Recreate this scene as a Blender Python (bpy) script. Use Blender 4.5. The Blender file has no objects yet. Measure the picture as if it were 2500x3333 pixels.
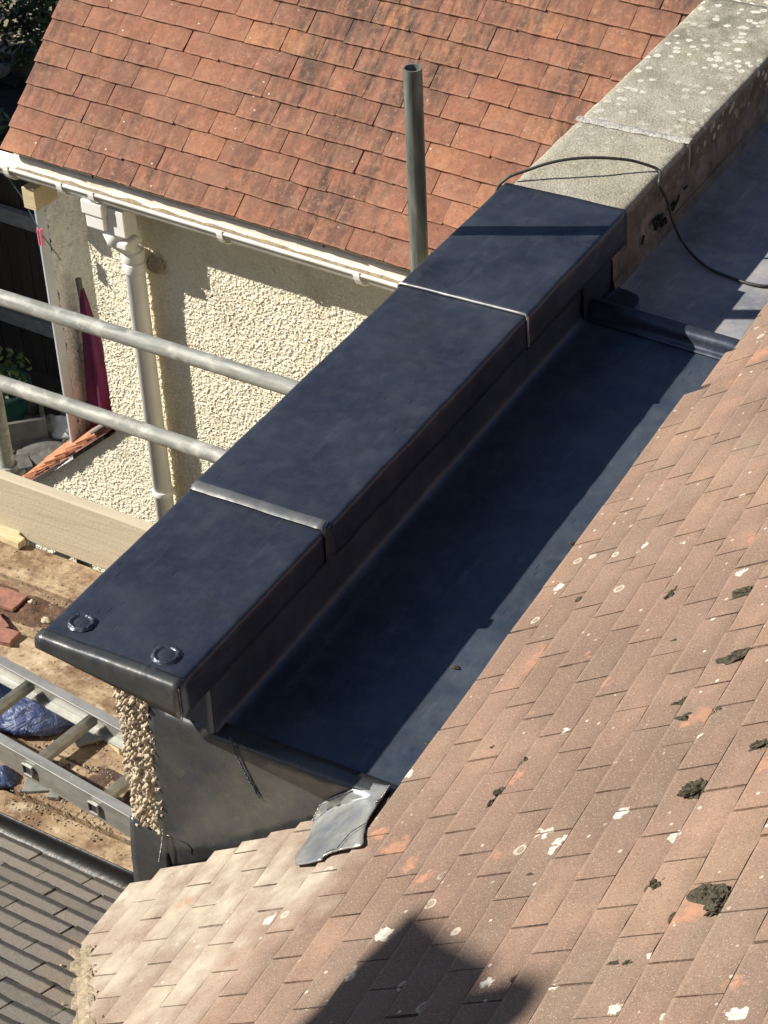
import bpy, math, random
import numpy as np
from mathutils import Vector, Matrix, Euler, noise as mn
random.seed(7); rng = np.random.default_rng(7)
scene = bpy.context.scene
COL = scene.collection
R = math.radians

# ------------------------------------------------------------------ camera
CAM = np.array([1.984, -2.465, 2.735]); PITCH, YAW, ROLL, FPX = 0.6405, -0.5457, -0.0515, 7000.0
def cam_axes():
    ch, sh, cp, sp = math.cos(YAW), math.sin(YAW), math.cos(PITCH), math.sin(PITCH)
    f = np.array([sh*cp, ch*cp, -sp]); r = np.array([ch, -sh, 0.0]); u = np.cross(r, f)
    return r*math.cos(ROLL)+u*math.sin(ROLL), -r*math.sin(ROLL)+u*math.cos(ROLL), f
CR, CU, CF = cam_axes()
cd = bpy.data.cameras.new('camera'); cam = bpy.data.objects.new('camera', cd); COL.objects.link(cam)
cam.matrix_world = Matrix(((CR[0], CU[0], -CF[0], CAM[0]), (CR[1], CU[1], -CF[1], CAM[1]), (CR[2], CU[2], -CF[2], CAM[2]), (0, 0, 0, 1)))
cd.sensor_fit = 'HORIZONTAL'; cd.sensor_width = 36.0; cd.lens = FPX/2500*36; cd.clip_start = 0.05; cd.clip_end = 500
scene.camera = cam

# ------------------------------------------------------------------ world, sun, exposure
SUN_EL = R(37.5); SD = (-0.902, -0.432)                 # horizontal direction towards the sun
world = bpy.data.worlds.new('World'); scene.world = world; world.use_nodes = True
wn = world.node_tree.nodes; wl = world.node_tree.links
sky = wn.new('ShaderNodeTexSky'); sky.sky_type = 'NISHITA'; sky.sun_disc = False
sky.sun_elevation = SUN_EL; sky.sun_rotation = math.atan2(SD[0], SD[1]); sky.ozone_density = 1.6; sky.air_density = 1.0; sky.dust_density = 0.6
bg = wn['Background']; bg.inputs['Strength'].default_value = 0.05
wl.new(sky.outputs[0], bg.inputs[0])
sl = bpy.data.lights.new('sun', 'SUN'); sl.energy = 5.0; sl.angle = R(0.55); sl.color = (1.0, 0.93, 0.82)
so = bpy.data.objects.new('sun', sl); COL.objects.link(so)
sdir = Vector((SD[0]*math.cos(SUN_EL), SD[1]*math.cos(SUN_EL), math.sin(SUN_EL)))
so.rotation_euler = sdir.to_track_quat('Z', 'Y').to_euler(); so.location = (-6, -4, 8)
vs = scene.view_settings; vs.view_transform = 'Standard'; vs.look = 'None'; vs.exposure = 0.62; vs.gamma = 1.0; vs.use_curve_mapping = False

# ------------------------------------------------------------------ helpers
def ray(x, y):
    d = CF + CR*((x-1250)/FPX) - CU*((y-1666.5)/FPX); return d
def onz(x, y, z):
    d = ray(x, y); return CAM + d*((z-CAM[2])/d[2])
def onaxis(x, y, ax, val):
    d = ray(x, y); return CAM + d*((val-CAM[ax])/d[ax])
def onplane(x, y, n, c):
    d = ray(x, y); n = np.array(n, float); return CAM + d*((c-CAM@n)/(d@n))
def proj(P):
    d = np.asarray(P, float)-CAM; z = d@CF
    return 1250+FPX*(d@CR)/z, 1666.5-FPX*(d@CU)/z, z

def mesh(name, v, f, smooth=False):
    me = bpy.data.meshes.new(name); me.from_pydata([tuple(map(float, a)) for a in v], [], [tuple(map(int, a)) for a in f]); me.update()
    if smooth:
        me.polygons.foreach_set('use_smooth', [True]*len(me.polygons))
    return me
WL = {}
def wloc(o): return WL.get(o.name, Vector((0, 0, 0)))
def link(name, data, loc, parent=None, mat=None, rot=None):
    o = bpy.data.objects.new(name, data); COL.objects.link(o)
    loc = Vector(loc); WL[o.name] = loc
    if parent is not None:
        o.parent = parent; o.location = loc-wloc(parent)
    else: o.location = loc
    if rot is not None: o.rotation_euler = rot
    if mat is not None and data is not None and len(data.materials) == 0: data.materials.append(mat)
    return o
def tag(o, label, cat, group=None, kind=None):
    if label: o['label'] = label
    if cat: o['category'] = cat
    if group: o['group'] = group
    if kind: o['kind'] = kind
    return o
def thing(name, loc, label, cat, group=None):
    return tag(link(name, None, loc), label, cat, group)
class MB:
    def __init__(s): s.v = []; s.f = []
    def add(s, v, f):
        b = len(s.v); s.v += [tuple(a) for a in v]; s.f += [tuple(i+b for i in a) for a in f]; return s
    def box(s, a, b, M=None):
        a = np.minimum(a, b) if False else np.array(a, float); b = np.array(b, float)
        v = [(x, y, z) for z in (a[2], b[2]) for y in (a[1], b[1]) for x in (a[0], b[0])]
        if M is not None: v = [tuple(M @ Vector(q)) for q in v]
        return s.add(v, [(0, 2, 3, 1), (4, 5, 7, 6), (0, 1, 5, 4), (2, 6, 7, 3), (0, 4, 6, 2), (1, 3, 7, 5)])
    def tube(s, pts, r, n=12, caps=True, inner=None):
        pts = [Vector(q) for q in pts]; rings = []; up = None
        for i, q in enumerate(pts):
            t = (pts[min(i+1, len(pts)-1)]-pts[max(i-1, 0)]).normalized()
            if up is None: up = Vector((0, 0, 1)) if abs(t.z) < .9 else Vector((1, 0, 0))
            a = t.cross(up).normalized(); c = a.cross(t).normalized(); up = c
            rr = r[i] if isinstance(r, (list, tuple)) else r
            rings.append([q+a*math.cos(2*math.pi*k/n)*rr+c*math.sin(2*math.pi*k/n)*rr for k in range(n)])
        v = [x for g in rings for x in g]; f = []
        for i in range(len(rings)-1):
            for k in range(n):
                f.append((i*n+k, i*n+(k+1) % n, (i+1)*n+(k+1) % n, (i+1)*n+k))
        if caps:
            f.append(tuple(range(n))[::-1]); f.append(tuple((len(rings)-1)*n+k for k in range(n)))
        return s.add(v, f)
    def grid(s, fn, nu, nv, close=False):
        v = [fn(i, j) for j in range(nv) for i in range(nu)]; f = []
        for j in range(nv-1):
            for i in range(nu-1):
                f.append((j*nu+i, j*nu+i+1, (j+1)*nu+i+1, (j+1)*nu+i))
        return s.add(v, f)
    def build(s, name, mat, parent=None, smooth=False, bevel=0, solid=0, sub=0, origin='c', offset=0, segs=2):
        v = np.array([tuple(a) for a in s.v], float)
        c = (v.min(0)+v.max(0))/2
        if origin == 'b': c[2] = v[:, 2].min()
        o = link(name, mesh(name, v-c, s.f, smooth or sub), c, parent, mat)
        if sub:
            m = o.modifiers.new('sub', 'SUBSURF'); m.subdivision_type = 'SIMPLE'; m.levels = m.render_levels = sub
        if solid:
            m = o.modifiers.new('solid', 'SOLIDIFY'); m.thickness = solid; m.offset = offset
        if bevel:
            m = o.modifiers.new('bevel', 'BEVEL'); m.width = bevel; m.segments = segs; m.limit_method = 'ANGLE'
        return o
def nz(x, y, z=0.0, s=1.0): return mn.noise(Vector((x*s, y*s, z*s)))

# ------------------------------------------------------------------ node helper
class NT:
    def __init__(s, name):
        s.m = bpy.data.materials.new(name); s.m.use_nodes = True; s.t = s.m.node_tree; s.n = s.t.nodes; s.l = s.t.links
        s.b = s.n['Principled BSDF']; s._pos = None
    def new(s, t, **k):
        a = s.n.new(t)
        for q, v in k.items(): setattr(a, q, v)
        return a
    def put(s, sock, v):
        if v is None: return
        if isinstance(v, bpy.types.NodeSocket): s.l.new(v, sock)
        elif isinstance(v, (tuple, list)) and sock.type == 'RGBA': sock.default_value = (*v[:3], 1)
        else: sock.default_value = v
    def pos(s):
        if s._pos is None: s._pos = s.new('ShaderNodeNewGeometry').outputs['Position']
        return s._pos
    def obj(s): return s.new('ShaderNodeTexCoord').outputs['Object']
    def rnd(s): return s.new('ShaderNodeObjectInfo').outputs['Random']
    def mapv(s, vec, scale=(1, 1, 1), rot=(0, 0, 0), loc=(0, 0, 0)):
        a = s.new('ShaderNodeMapping'); s.put(a.inputs['Vector'], vec); a.inputs['Scale'].default_value = scale
        a.inputs['Rotation'].default_value = rot; a.inputs['Location'].default_value = loc; return a.outputs[0]
    def noise(s, scale, detail=4, rough=.55, vec=None, dist=0, out=0):
        a = s.new('ShaderNodeTexNoise'); s.put(a.inputs['Vector'], vec if vec is not None else s.pos()); s.put(a.inputs['Scale'], scale)
        a.inputs['Detail'].default_value = detail; a.inputs['Roughness'].default_value = rough; a.inputs['Distortion'].default_value = dist
        return a.outputs[out]
    def vor(s, scale, vec=None, feature='F1', out='Distance', rand=1.0):
        a = s.new('ShaderNodeTexVoronoi', feature=feature); s.put(a.inputs['Vector'], vec if vec is not None else s.pos())
        a.inputs['Scale'].default_value = scale; a.inputs['Randomness'].default_value = rand; return a.outputs[out]
    def ramp(s, fac, stops, interp='LINEAR'):
        a = s.new('ShaderNodeValToRGB'); a.color_ramp.interpolation = interp; e = a.color_ramp.elements
        while len(e) < len(stops): e.new(0.5)
        for q, (p, c) in zip(e, stops):
            q.position = p; q.color = (*c[:3], 1) if isinstance(c, (tuple, list)) else (c, c, c, 1)
        s.put(a.inputs[0], fac); return a.outputs[0]
    def mix(s, fac, a, b, mode='MIX'):
        q = s.new('ShaderNodeMix', data_type='RGBA', blend_type=mode); s.put(q.inputs[0], fac); s.put(q.inputs[6], a); s.put(q.inputs[7], b); return q.outputs[2]
    def math(s, op, a, b=0.0, c=None, clamp=False):
        q = s.new('ShaderNodeMath', operation=op, use_clamp=clamp); s.put(q.inputs[0], a); s.put(q.inputs[1], b)
        if c is not None: s.put(q.inputs[2], c)
        return q.outputs[0]
    def vmath(s, op, a, b=None, out=0):
        q = s.new('ShaderNodeVectorMath', operation=op); s.put(q.inputs[0], a)
        if b is not None: s.put(q.inputs[1], b)
        return q.outputs[out]
    def spots(s, pts, wob=.012, wscale=60, e0=.8, e1=1.0):
        """mask around listed world points (x, y, z, r), ragged edge"""
        w = s.noise(wscale, 3, .6, out=1); w = s.vmath('SUBTRACT', w, (.5, .5, .5)); sc = s.new('ShaderNodeVectorMath', operation='SCALE'); s.put(sc.inputs[0], w); sc.inputs['Scale'].default_value = wob*4
        q = s.vmath('ADD', s.pos(), sc.outputs[0]); acc = None
        for x, y, z, r in pts:
            d = s.vmath('DISTANCE', q, (x, y, z), out='Value'); d = s.math('DIVIDE', d, r*2)
            acc = d if acc is None else s.math('MINIMUM', acc, d)
        return s.ramp(acc, [(e0*.5, 1.0), (e1*.5, 0.0)])
    def bump(s, h, strength=.3, dist=.01, normal=None):
        a = s.new('ShaderNodeBump'); a.inputs['Strength'].default_value = strength; a.inputs['Distance'].default_value = dist
        s.put(a.inputs['Height'], h)
        if normal is not None: s.put(a.inputs['Normal'], normal)
        return a.outputs[0]
    def done(s, col, rough=.8, metal=0.0, normal=None, spec=.5, **k):
        b = s.b; s.put(b.inputs['Base Color'], col); s.put(b.inputs['Roughness'], rough); s.put(b.inputs['Metallic'], metal); s.put(b.inputs['Specular IOR Level'], spec)
        if normal is not None: s.put(b.inputs['Normal'], normal)
        for q, v in k.items(): s.put(b.inputs[q], v)
        return s.m
M = {}

# ------------------------------------------------------------------ frames shared by roof and materials
# brown roof plane A: eaves line along E, up-slope plan direction N
AE = Vector((-.0293, .9996, 0)); AN = Vector((.9996, .0293, 0)); AO = Vector((.406, .061, -.243)); AS = .78
AC = 1/math.sqrt(1+AS*AS)
AUP = Vector((AN.x*AC, AN.y*AC, AS*AC)); ANOR = AUP.cross(AE).normalized()
if ANOR.z < 0: ANOR = -ANOR
def A_pt(t, s, h=0): return AO+AE*t+AUP*s+ANOR*h
def A_px(x, y, h=0.0):
    q = AO+ANOR*h; return Vector(onplane(x, y, tuple(ANOR), q.dot(ANOR)))
# grey roof plane B falling to +Y
BU = Vector((.9992, -.040, 0)); BV = Vector((.040, .9992, 0)); BS = .6127; BC = 1/math.sqrt(1+BS*BS)
BO = Vector((-.381, .19, -.833-BS*.19)); BUP = Vector((-BV.x*BC, -BV.y*BC, BS*BC)); BNOR = BU.cross(BUP)
if BNOR.z < 0: BNOR = -BNOR
def B_z(x, y): return BO.z-BS*((x-BO.x)*BV.x+(y-BO.y)*BV.y)
def A_z(x, y): return AO.z+AS*((x-AO.x)*AN.x+(y-AO.y)*AN.y)
z6 = lambda x, y: (1250+x*.7535, 1700+y*.7535)
z8 = lambda x, y: (1250+x*.7535, 2500+y*.7535)
zk = lambda x, y: (400+x*.60277, 2100+y*.60277)
zc = lambda x, y: (x*.5425, 2600+y*.5425)
z1 = lambda x, y: (x*.7535, y*.7535)
z2 = lambda x, y: (1250+x*.7535, y*.7535)
z3 = lambda x, y: (x*.7535, 800+y*.7535)
z5 = lambda x, y: (x*.7535, 1700+y*.7535)
q2 = lambda x, y: (x*.42194, 450+y*.42178)
g5 = lambda x, y: (x*.30139, 1100+y*.30136)
ll = lambda x, y: (x*.36166, 2050+y*.36171)

# ------------------------------------------------------------------ materials
def tile_rel(n, amp=.25):
    h = n.math('ADD', n.noise(260, 4, .65), n.math('MULTIPLY', n.noise(55, 3), .8)); return n.bump(h, amp, .004)

n = NT('red_clay_tile')
c = n.ramp(n.rnd(), [(0, (.235, .10, .064)), (.25, (.295, .125, .078)), (.5, (.33, .145, .088)), (.75, (.27, .12, .08)), (.93, (.36, .16, .09)), (1, (.42, .19, .095))])
c = n.mix(n.ramp(n.noise(16, 5, .65), [(.35, 0.0), (.75, .75)]), c, (.20, .10, .072))
stv = n.mapv(n.pos(), (26, 5, 5)); st = n.noise(1.0, 6, .7, vec=stv)
zone = n.ramp(n.noise(1.35, 2, .5, vec=n.mapv(n.pos(), (1, .6, .6), loc=(.6, 0, .2))), [(.40, 0.0), (.56, 1.0)])
c = n.mix(n.math('MULTIPLY', zone, n.ramp(st, [(.40, 0.0), (.6, .88)])), c, (.05, .04, .034))
c = n.mix(n.ramp(n.noise(75, 5, .75), [(.5, 0.0), (.68, .7)]), c, (.12, .07, .052))
c = n.mix(n.ramp(n.noise(38, 6, .7), [(.52, 0.0), (.68, .5)]), c, (.42, .225, .135))
c = n.mix(n.ramp(n.noise(150, 3, .6), [(.64, 0.0), (.72, .6)]), c, (.05, .04, .035))
c = n.mix(n.ramp(n.noise(10, 5, .7, vec=n.mapv(n.pos(), loc=(1, 4, 2))), [(.45, 0.0), (.8, .35)]), c, (.40, .25, .175))
sp = n.ramp(n.vor(17), [(.05, 1.0), (.085, 0.0)]); sel = n.ramp(n.noise(2.2, 2), [(.47, 0.0), (.55, .9)])
c = n.mix(n.math('MULTIPLY', sp, sel), c, (.62, .58, .50))
sp2 = n.ramp(n.vor(60), [(.1, .5), (.2, 0.0)]); c = n.mix(n.math('MULTIPLY', sp2, n.ramp(n.noise(5, 2), [(.45, 0.0), (.6, 1.0)])), c, (.5, .42, .33))
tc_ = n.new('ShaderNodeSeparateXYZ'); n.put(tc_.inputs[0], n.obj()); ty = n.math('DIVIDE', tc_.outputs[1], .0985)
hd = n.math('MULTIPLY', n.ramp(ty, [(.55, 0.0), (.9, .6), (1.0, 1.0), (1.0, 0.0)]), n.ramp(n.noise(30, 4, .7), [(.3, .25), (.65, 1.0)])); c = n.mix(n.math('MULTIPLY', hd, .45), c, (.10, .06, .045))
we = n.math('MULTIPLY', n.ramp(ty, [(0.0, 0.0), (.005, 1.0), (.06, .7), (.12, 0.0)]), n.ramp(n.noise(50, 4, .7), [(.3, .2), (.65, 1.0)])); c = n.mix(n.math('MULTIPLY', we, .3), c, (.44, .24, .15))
M['red'] = n.done(c, .88, normal=tile_rel(n, .45), spec=.3)

def amp(x, y, r):
    q = A_px(x, y, .012); return (q.x, q.y, q.z, r)
LICH = [amp(*z6(1120, 120), .026), amp(*z6(110, 1105), .028), amp(*z6(1035, 1275), .026), amp(*z8(715, 290), .02), amp(*z8(765, 320), .02), amp(*z8(735, 355), .014), amp(*z8(1265, 300), .024),
        amp(*z8(1530, 1075), .022), amp(*z8(5, 735), .03), amp(*z6(1550, 230), .018), amp(*z6(780, 910), .012), amp(*z6(1385, 940), .014), amp(*z8(460, 935), .02), amp(*z8(1000, 1045), .018), amp(*z8(1275, 690), .014),
        amp(*z6(760, 285), .018), amp(*z6(1415, 440), .012), amp(*z8(1155, 815), .012), amp(*z8(735, 970), .016), amp(*zc(1620, 740), .02), amp(*z6(820, 730), .01), amp(*z6(1300, 95), .012), amp(*z8(1210, 1080), .012), amp(*z8(1090, 1070), .01)]
BARE = [amp(*z8(1330, 625), .05), amp(*z8(1290, 650), .03), amp(*z6(1375, 845), .042), amp(*z6(575, 1110), .03), amp(*z6(690, 560), .035), amp(*z6(640, 620), .03), amp(*z8(60, 350), .045), amp(*z8(1490, 960), .022), amp(*z8(1530, 935), .02),
        amp(*z6(980, 700), .02), amp(*z6(1590, 80), .03), amp(*z8(1650, 0), .03), amp(*z8(130, 415), .03), amp(*z8(480, 385), .024), amp(*zk(1400, 1020), .03), amp(*zk(1490, 1090), .035), amp(*z6(860, 600), .02), amp(*z8(170, 490), .03), amp(*z6(660, 830), .02), amp(2480*1.0, 1160, .05), amp(2400, 1240, .04), amp(*zc(1110, 640), .03)]
n = NT('weathered_brown_tile')
c = n.ramp(n.rnd(), [(0, (.215, .142, .109)), (.3, (.24, .157, .12)), (.55, (.262, .172, .131)), (.8, (.232, .158, .125)), (.95, (.29, .182, .134)), (1, (.34, .21, .155))])
c = n.mix(n.ramp(n.noise(1.6, 3, .55), [(.36, 0.0), (.64, .8)]), c, (.16, .108, .085))
c = n.mix(n.ramp(n.noise(2.1, 3, .6, vec=n.mapv(n.pos(), loc=(8, 2, 5))), [(.46, 0.0), (.66, .7)]), c, (.37, .235, .165))
c = n.mix(n.ramp(n.noise(7.5, 5, .65), [(.4, 0.0), (.75, .7)]), c, (.185, .125, .09))
c = n.mix(n.ramp(n.noise(3.0, 4, .6, vec=n.mapv(n.pos(), loc=(4, 1, 2))), [(.5, 0.0), (.75, .5)]), c, (.20, .175, .13))
c = n.mix(n.ramp(n.noise(330, 3, .7), [(.48, 0.0), (.7, .55)]), c, (.39, .28, .21))
c = n.mix(n.ramp(n.noise(210, 3, .7, vec=n.mapv(n.pos(), loc=(9, 9, 9))), [(.52, 0.0), (.68, .5)]), c, (.10, .07, .056))
c = n.mix(n.ramp(n.vor(140), [(.1, .7), (.18, 0.0)]), c, (.52, .43, .36))
# pale mortar dust trodden over the tiles below the lead
dust = n.spots([(0.0, .02, -.56, .36), (-.2, .05, -.73, .30), (.14, -.05, -.45, .25), (-.06, -.28, -.6, .22), (.3, -.12, -.3, .16), (.2, -.33, -.4, .2)], wob=.07, wscale=7, e0=.35, e1=1.25)
dust = n.math('MULTIPLY', dust, n.ramp(n.noise(8, 6, .7), [(.3, .12), (.6, 1.0)]))
c = n.mix(n.math('MULTIPLY', dust, .88), c, (.49, .435, .345))
c = n.mix(n.math('MULTIPLY', n.spots([(a, b, q, r*.75) for a, b, q, r in BARE], wob=.022, wscale=38, e0=.45, e1=1.1), n.ramp(n.noise(60, 4, .7), [(.3, .35), (.6, .9)])), c, (.44, .225, .14))
ring = n.vor(9.5, out='Distance'); rw = n.math('ADD', ring, n.math('MULTIPLY', n.math('SUBTRACT', n.noise(70, 2), .5), .07))
rmask = n.ramp(rw, [(.045, .35), (.075, .15), (.085, 1.0), (.115, 1.0), (.13, 0.0)]); rsel = n.ramp(n.noise(1.7, 1, vec=n.mapv(n.pos(), loc=(3, 3, 3))), [(.46, 0.0), (.52, .75)])
c = n.mix(n.math('MULTIPLY', rmask, rsel), c, (.56, .50, .42))
dot = n.ramp(n.math('ADD', n.vor(26), n.math('MULTIPLY', n.noise(120, 2), .06)), [(.115, .85), (.14, 0.0)]); c = n.mix(n.math('MULTIPLY', dot, n.ramp(n.noise(3, 2, vec=n.mapv(n.pos(), loc=(7, 7, 1))), [(.44, 0.0), (.56, 1.0)])), c, (.60, .54, .46))
lm = n.math('MULTIPLY', n.spots([(a, b, q, r*.72) for a, b, q, r in LICH], wob=.010, wscale=60), n.ramp(n.noise(140, 3), [(.3, .4), (.5, 1.0)])); c = n.mix(lm, c, (.70, .64, .54))
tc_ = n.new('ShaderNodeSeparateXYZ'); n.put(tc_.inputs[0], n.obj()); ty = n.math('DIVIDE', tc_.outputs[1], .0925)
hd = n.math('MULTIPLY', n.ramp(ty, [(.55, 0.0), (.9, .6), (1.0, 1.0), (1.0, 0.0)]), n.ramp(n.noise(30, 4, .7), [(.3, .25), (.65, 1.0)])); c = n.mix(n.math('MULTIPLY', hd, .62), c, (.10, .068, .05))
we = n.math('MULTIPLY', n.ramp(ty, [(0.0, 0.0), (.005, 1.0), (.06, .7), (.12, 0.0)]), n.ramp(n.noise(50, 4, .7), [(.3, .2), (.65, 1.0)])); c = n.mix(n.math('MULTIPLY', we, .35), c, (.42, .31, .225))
M['brown'] = n.done(c, .92, normal=tile_rel(n, .4), spec=.25)

n = NT('grey_tile')
c = n.ramp(n.rnd(), [(0, (.20, .18, .155)), (.35, (.26, .235, .205)), (.7, (.31, .275, .235)), (1, (.22, .195, .185))])
c = n.mix(n.ramp(n.noise(20, 5, .65), [(.35, 0.0), (.8, .7)]), c, (.27, .245, .21))
c = n.mix(n.ramp(n.noise(240, 3, .7), [(.5, 0.0), (.7, .5)]), c, (.10, .09, .085))
dd = n.spots([(-.17, -.25, -.68, .1), (-.1, -.34, -.63, .1), (-.23, -.15, -.74, .07)], wob=.04, wscale=14); c = n.mix(n.math('MULTIPLY', dd, .6), c, (.30, .245, .175))
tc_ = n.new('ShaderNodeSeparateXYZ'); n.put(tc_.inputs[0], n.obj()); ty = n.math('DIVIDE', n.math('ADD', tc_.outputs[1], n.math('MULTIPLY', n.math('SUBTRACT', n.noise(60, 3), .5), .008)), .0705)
c = n.mix(n.ramp(ty, [(.2, .9), (.3, 0.0)]), c, (.045, .042, .04))  # course shadow painted as a dark band along each tile's lower edge
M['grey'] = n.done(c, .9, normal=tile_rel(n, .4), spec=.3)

def lead(name, base, rough, metal, warm=0):
    n = NT(name)
    cl = n.noise(4.5, 5, .6); fine = n.noise(22, 5, .65)
    c = n.ramp(cl, [(.28, (base[0]*.6, base[1]*.63, base[2]*.7)), (.5, base), (.72, (base[0]*1.45, base[1]*1.42, base[2]*1.35))])
    c = n.mix(n.ramp(n.noise(11, 6, .7, vec=n.mapv(n.pos(), loc=(3, 8, 1)), dist=.6), [(.42, 0.0), (.7, .6)]), c, (base[0]*.75, base[1]*.85, base[2]*1.15))
    c = n.mix(n.ramp(fine, [(.45, 0.0), (.75, .55)]), c, (base[0]*1.7, base[1]*1.6, base[2]*1.45))
    sv = n.mapv(n.pos(), (160, 9, 160), rot=(0, 0, R(18))); s1 = n.ramp(n.noise(1, 2, .5, vec=sv), [(.70, 0.0), (.76, .5)])
    sv2 = n.mapv(n.pos(), (14, 190, 190), rot=(0, 0, R(-25))); s2 = n.ramp(n.noise(1, 2, .5, vec=sv2), [(.72, 0.0), (.77, .5)])
    scr = n.math('MULTIPLY', n.math('MAXIMUM', s1, s2), n.ramp(n.noise(5, 2), [(.45, 0.0), (.6, 1.0)]))
    c = n.mix(n.math('MULTIPLY', scr, .5), c, (.30, .30, .29))
    ox = n.ramp(n.noise(1, 5, .7, vec=n.mapv(n.pos(), (26, 4, 26))), [(.58, 0.0), (.78, .5)]); c = n.mix(ox, c, tuple(v*2.3 for v in base))
    cv_ = n.vor(1.0, vec=n.mapv(n.pos(), (70, 8.5, 70), rot=(0, 0, R(0)))); cs_ = n.ramp(cv_, [(.07, 1.0), (.12, 0.0)])
    c = n.mix(n.math('MULTIPLY', n.math('MULTIPLY', cs_, n.ramp(n.noise(3.5, 2), [(.46, 0.0), (.54, 1.0)])), .75), c, tuple(v*.35 for v in base))
    r = n.math('ADD', n.math('MULTIPLY', n.math('ADD', cl, fine), .2), rough-.2)
    h = n.math('ADD', n.math('MULTIPLY', n.noise(7, 3, .5), 1.0), n.math('MULTIPLY', n.noise(40, 3), .12))
    return n.done(c, r, metal, normal=n.bump(h, .35, .012), spec=.35)
M['lead'] = lead('lead', (.058, .068, .092), .34, .58)
M['lead_floor'] = lead('lead_floor', (.080, .100, .130), .40, .5)
M['lead_old'] = lead('lead_old', (.27, .268, .27), .62, .05)
M['lead_bright'] = lead('lead_bright', (.098, .102, .101), .29, .6)
M['lead_patch'] = lead('lead_patch', (.40, .415, .40), .36, .55)
n = NT('lead_weld'); M['weld'] = n.done(n.ramp(n.noise(200, 3), [(.3, (.15, .15, .15)), (.7, (.40, .40, .39))]), .4, .7, normal=n.bump(n.noise(300, 2), .5, .004))

n = NT('old_concrete')
c = n.ramp(n.noise(9, 6, .7), [(.3, (.33, .31, .25)), (.55, (.46, .435, .355)), (.8, (.56, .535, .45))])
c = n.mix(n.ramp(n.noise(3, 4, .6), [(.45, 0.0), (.7, .7)]), c, (.39, .36, .26))
c = n.mix(n.ramp(n.noise(170, 4, .75), [(.5, 0.0), (.66, .75)]), c, (.09, .083, .06))
c = n.mix(n.ramp(n.noise(120, 4, .75, vec=n.mapv(n.pos(), loc=(5, 5, 5))), [(.55, 0.0), (.68, .8)]), c, (.55, .52, .43))
grad = n.math('SUBTRACT', n.new('ShaderNodeSeparateXYZ').outputs[1], 0.0)
sx = n.new('ShaderNodeSeparateXYZ'); n.put(sx.inputs[0], n.pos()); Y = sx.outputs[1]
lz = n.math('MULTIPLY', n.ramp(n.math('DIVIDE', Y, 4.0), [(.58, .15), (.72, 1.0)]), n.ramp(n.noise(4, 2), [(.36, 0.0), (.5, 1.0)]))
vd = n.math('ADD', n.vor(33), n.math('MULTIPLY', n.math('SUBTRACT', n.noise(75, 4, .7), .5), .42)); lr = n.math('MULTIPLY', n.ramp(vd, [(.12, .7), (.24, .9), (.32, 1.0), (.40, 0.0)]), n.ramp(n.vor(33, out='Color'), [(.3, 0.0), (.42, 1.0)]))
c2_ = (.74, .72, .64)
c = n.mix(n.math('MULTIPLY', n.ramp(n.math('DIVIDE', Y, 4.0), [(.66, 0.0), (.8, .65)]), n.ramp(n.noise(11, 5, .7), [(.42, 0.0), (.65, 1.0)])), c, (.12, .11, .085))
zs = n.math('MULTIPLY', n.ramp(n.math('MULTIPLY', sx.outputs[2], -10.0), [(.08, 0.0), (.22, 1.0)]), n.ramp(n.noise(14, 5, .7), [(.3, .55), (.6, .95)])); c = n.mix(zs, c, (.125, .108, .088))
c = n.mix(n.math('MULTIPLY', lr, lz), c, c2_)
hb = n.math('ADD', n.noise(140, 5, .75), n.math('MULTIPLY', n.noise(30, 3), .7))
M['concrete'] = n.done(c, .95, normal=n.bump(hb, .8, .006), spec=.2)
n = NT('cement_render')
c = n.ramp(n.noise(8, 6, .7), [(.3, (.14, .125, .108)), (.55, (.25, .232, .205)), (.75, (.42, .405, .375))]); c = n.mix(n.ramp(n.noise(22, 5, .7), [(.5, 0.0), (.7, .8)]), c, (.10, .088, .074))
M['render'] = n.done(c, .93, normal=n.bump(n.noise(60, 5, .7), .6, .006), spec=.2)
n = NT('cream_pebbledash')
c = n.ramp(n.noise(120, 4, .6), [(.3, (.78, .71, .54)), (.6, (.87, .82, .66)), (.8, (.90, .865, .73))]); c = n.mix(n.ramp(n.noise(5, 5, .65), [(.5, 0.0), (.8, .5)]), c, (.44, .36, .23))
c = n.mix(n.ramp(n.noise(45, 4, .6), [(.62, 0.0), (.75, .6)]), c, (.36, .29, .19))
hb = n.math('ADD', n.math('MULTIPLY', n.vor(85), -1.0), n.math('MULTIPLY', n.noise(190, 3), .3))
M['pebble'] = n.done(c, .9, normal=n.bump(hb, .5, .006), spec=.3)
n = NT('bare_pebbledash')
c = n.ramp(n.noise(110, 4, .65), [(.3, (.30, .245, .17)), (.55, (.50, .43, .32)), (.75, (.62, .56, .44))]); c = n.mix(n.ramp(n.noise(30, 3), [(.5, 0.0), (.7, .5)]), c, (.33, .26, .18))
M['pebble2'] = n.done(c, .9, normal=n.bump(n.noise(200, 4), .5, .004), spec=.3)
n = NT('shaded_roughcast'); M['grey_pebble'] = n.done(n.ramp(n.noise(30, 5, .7), [(.3, (.56, .57, .57)), (.7, (.72, .73, .72))]), .9, normal=n.bump(n.noise(60, 3), .9, .02), spec=.3)

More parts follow.
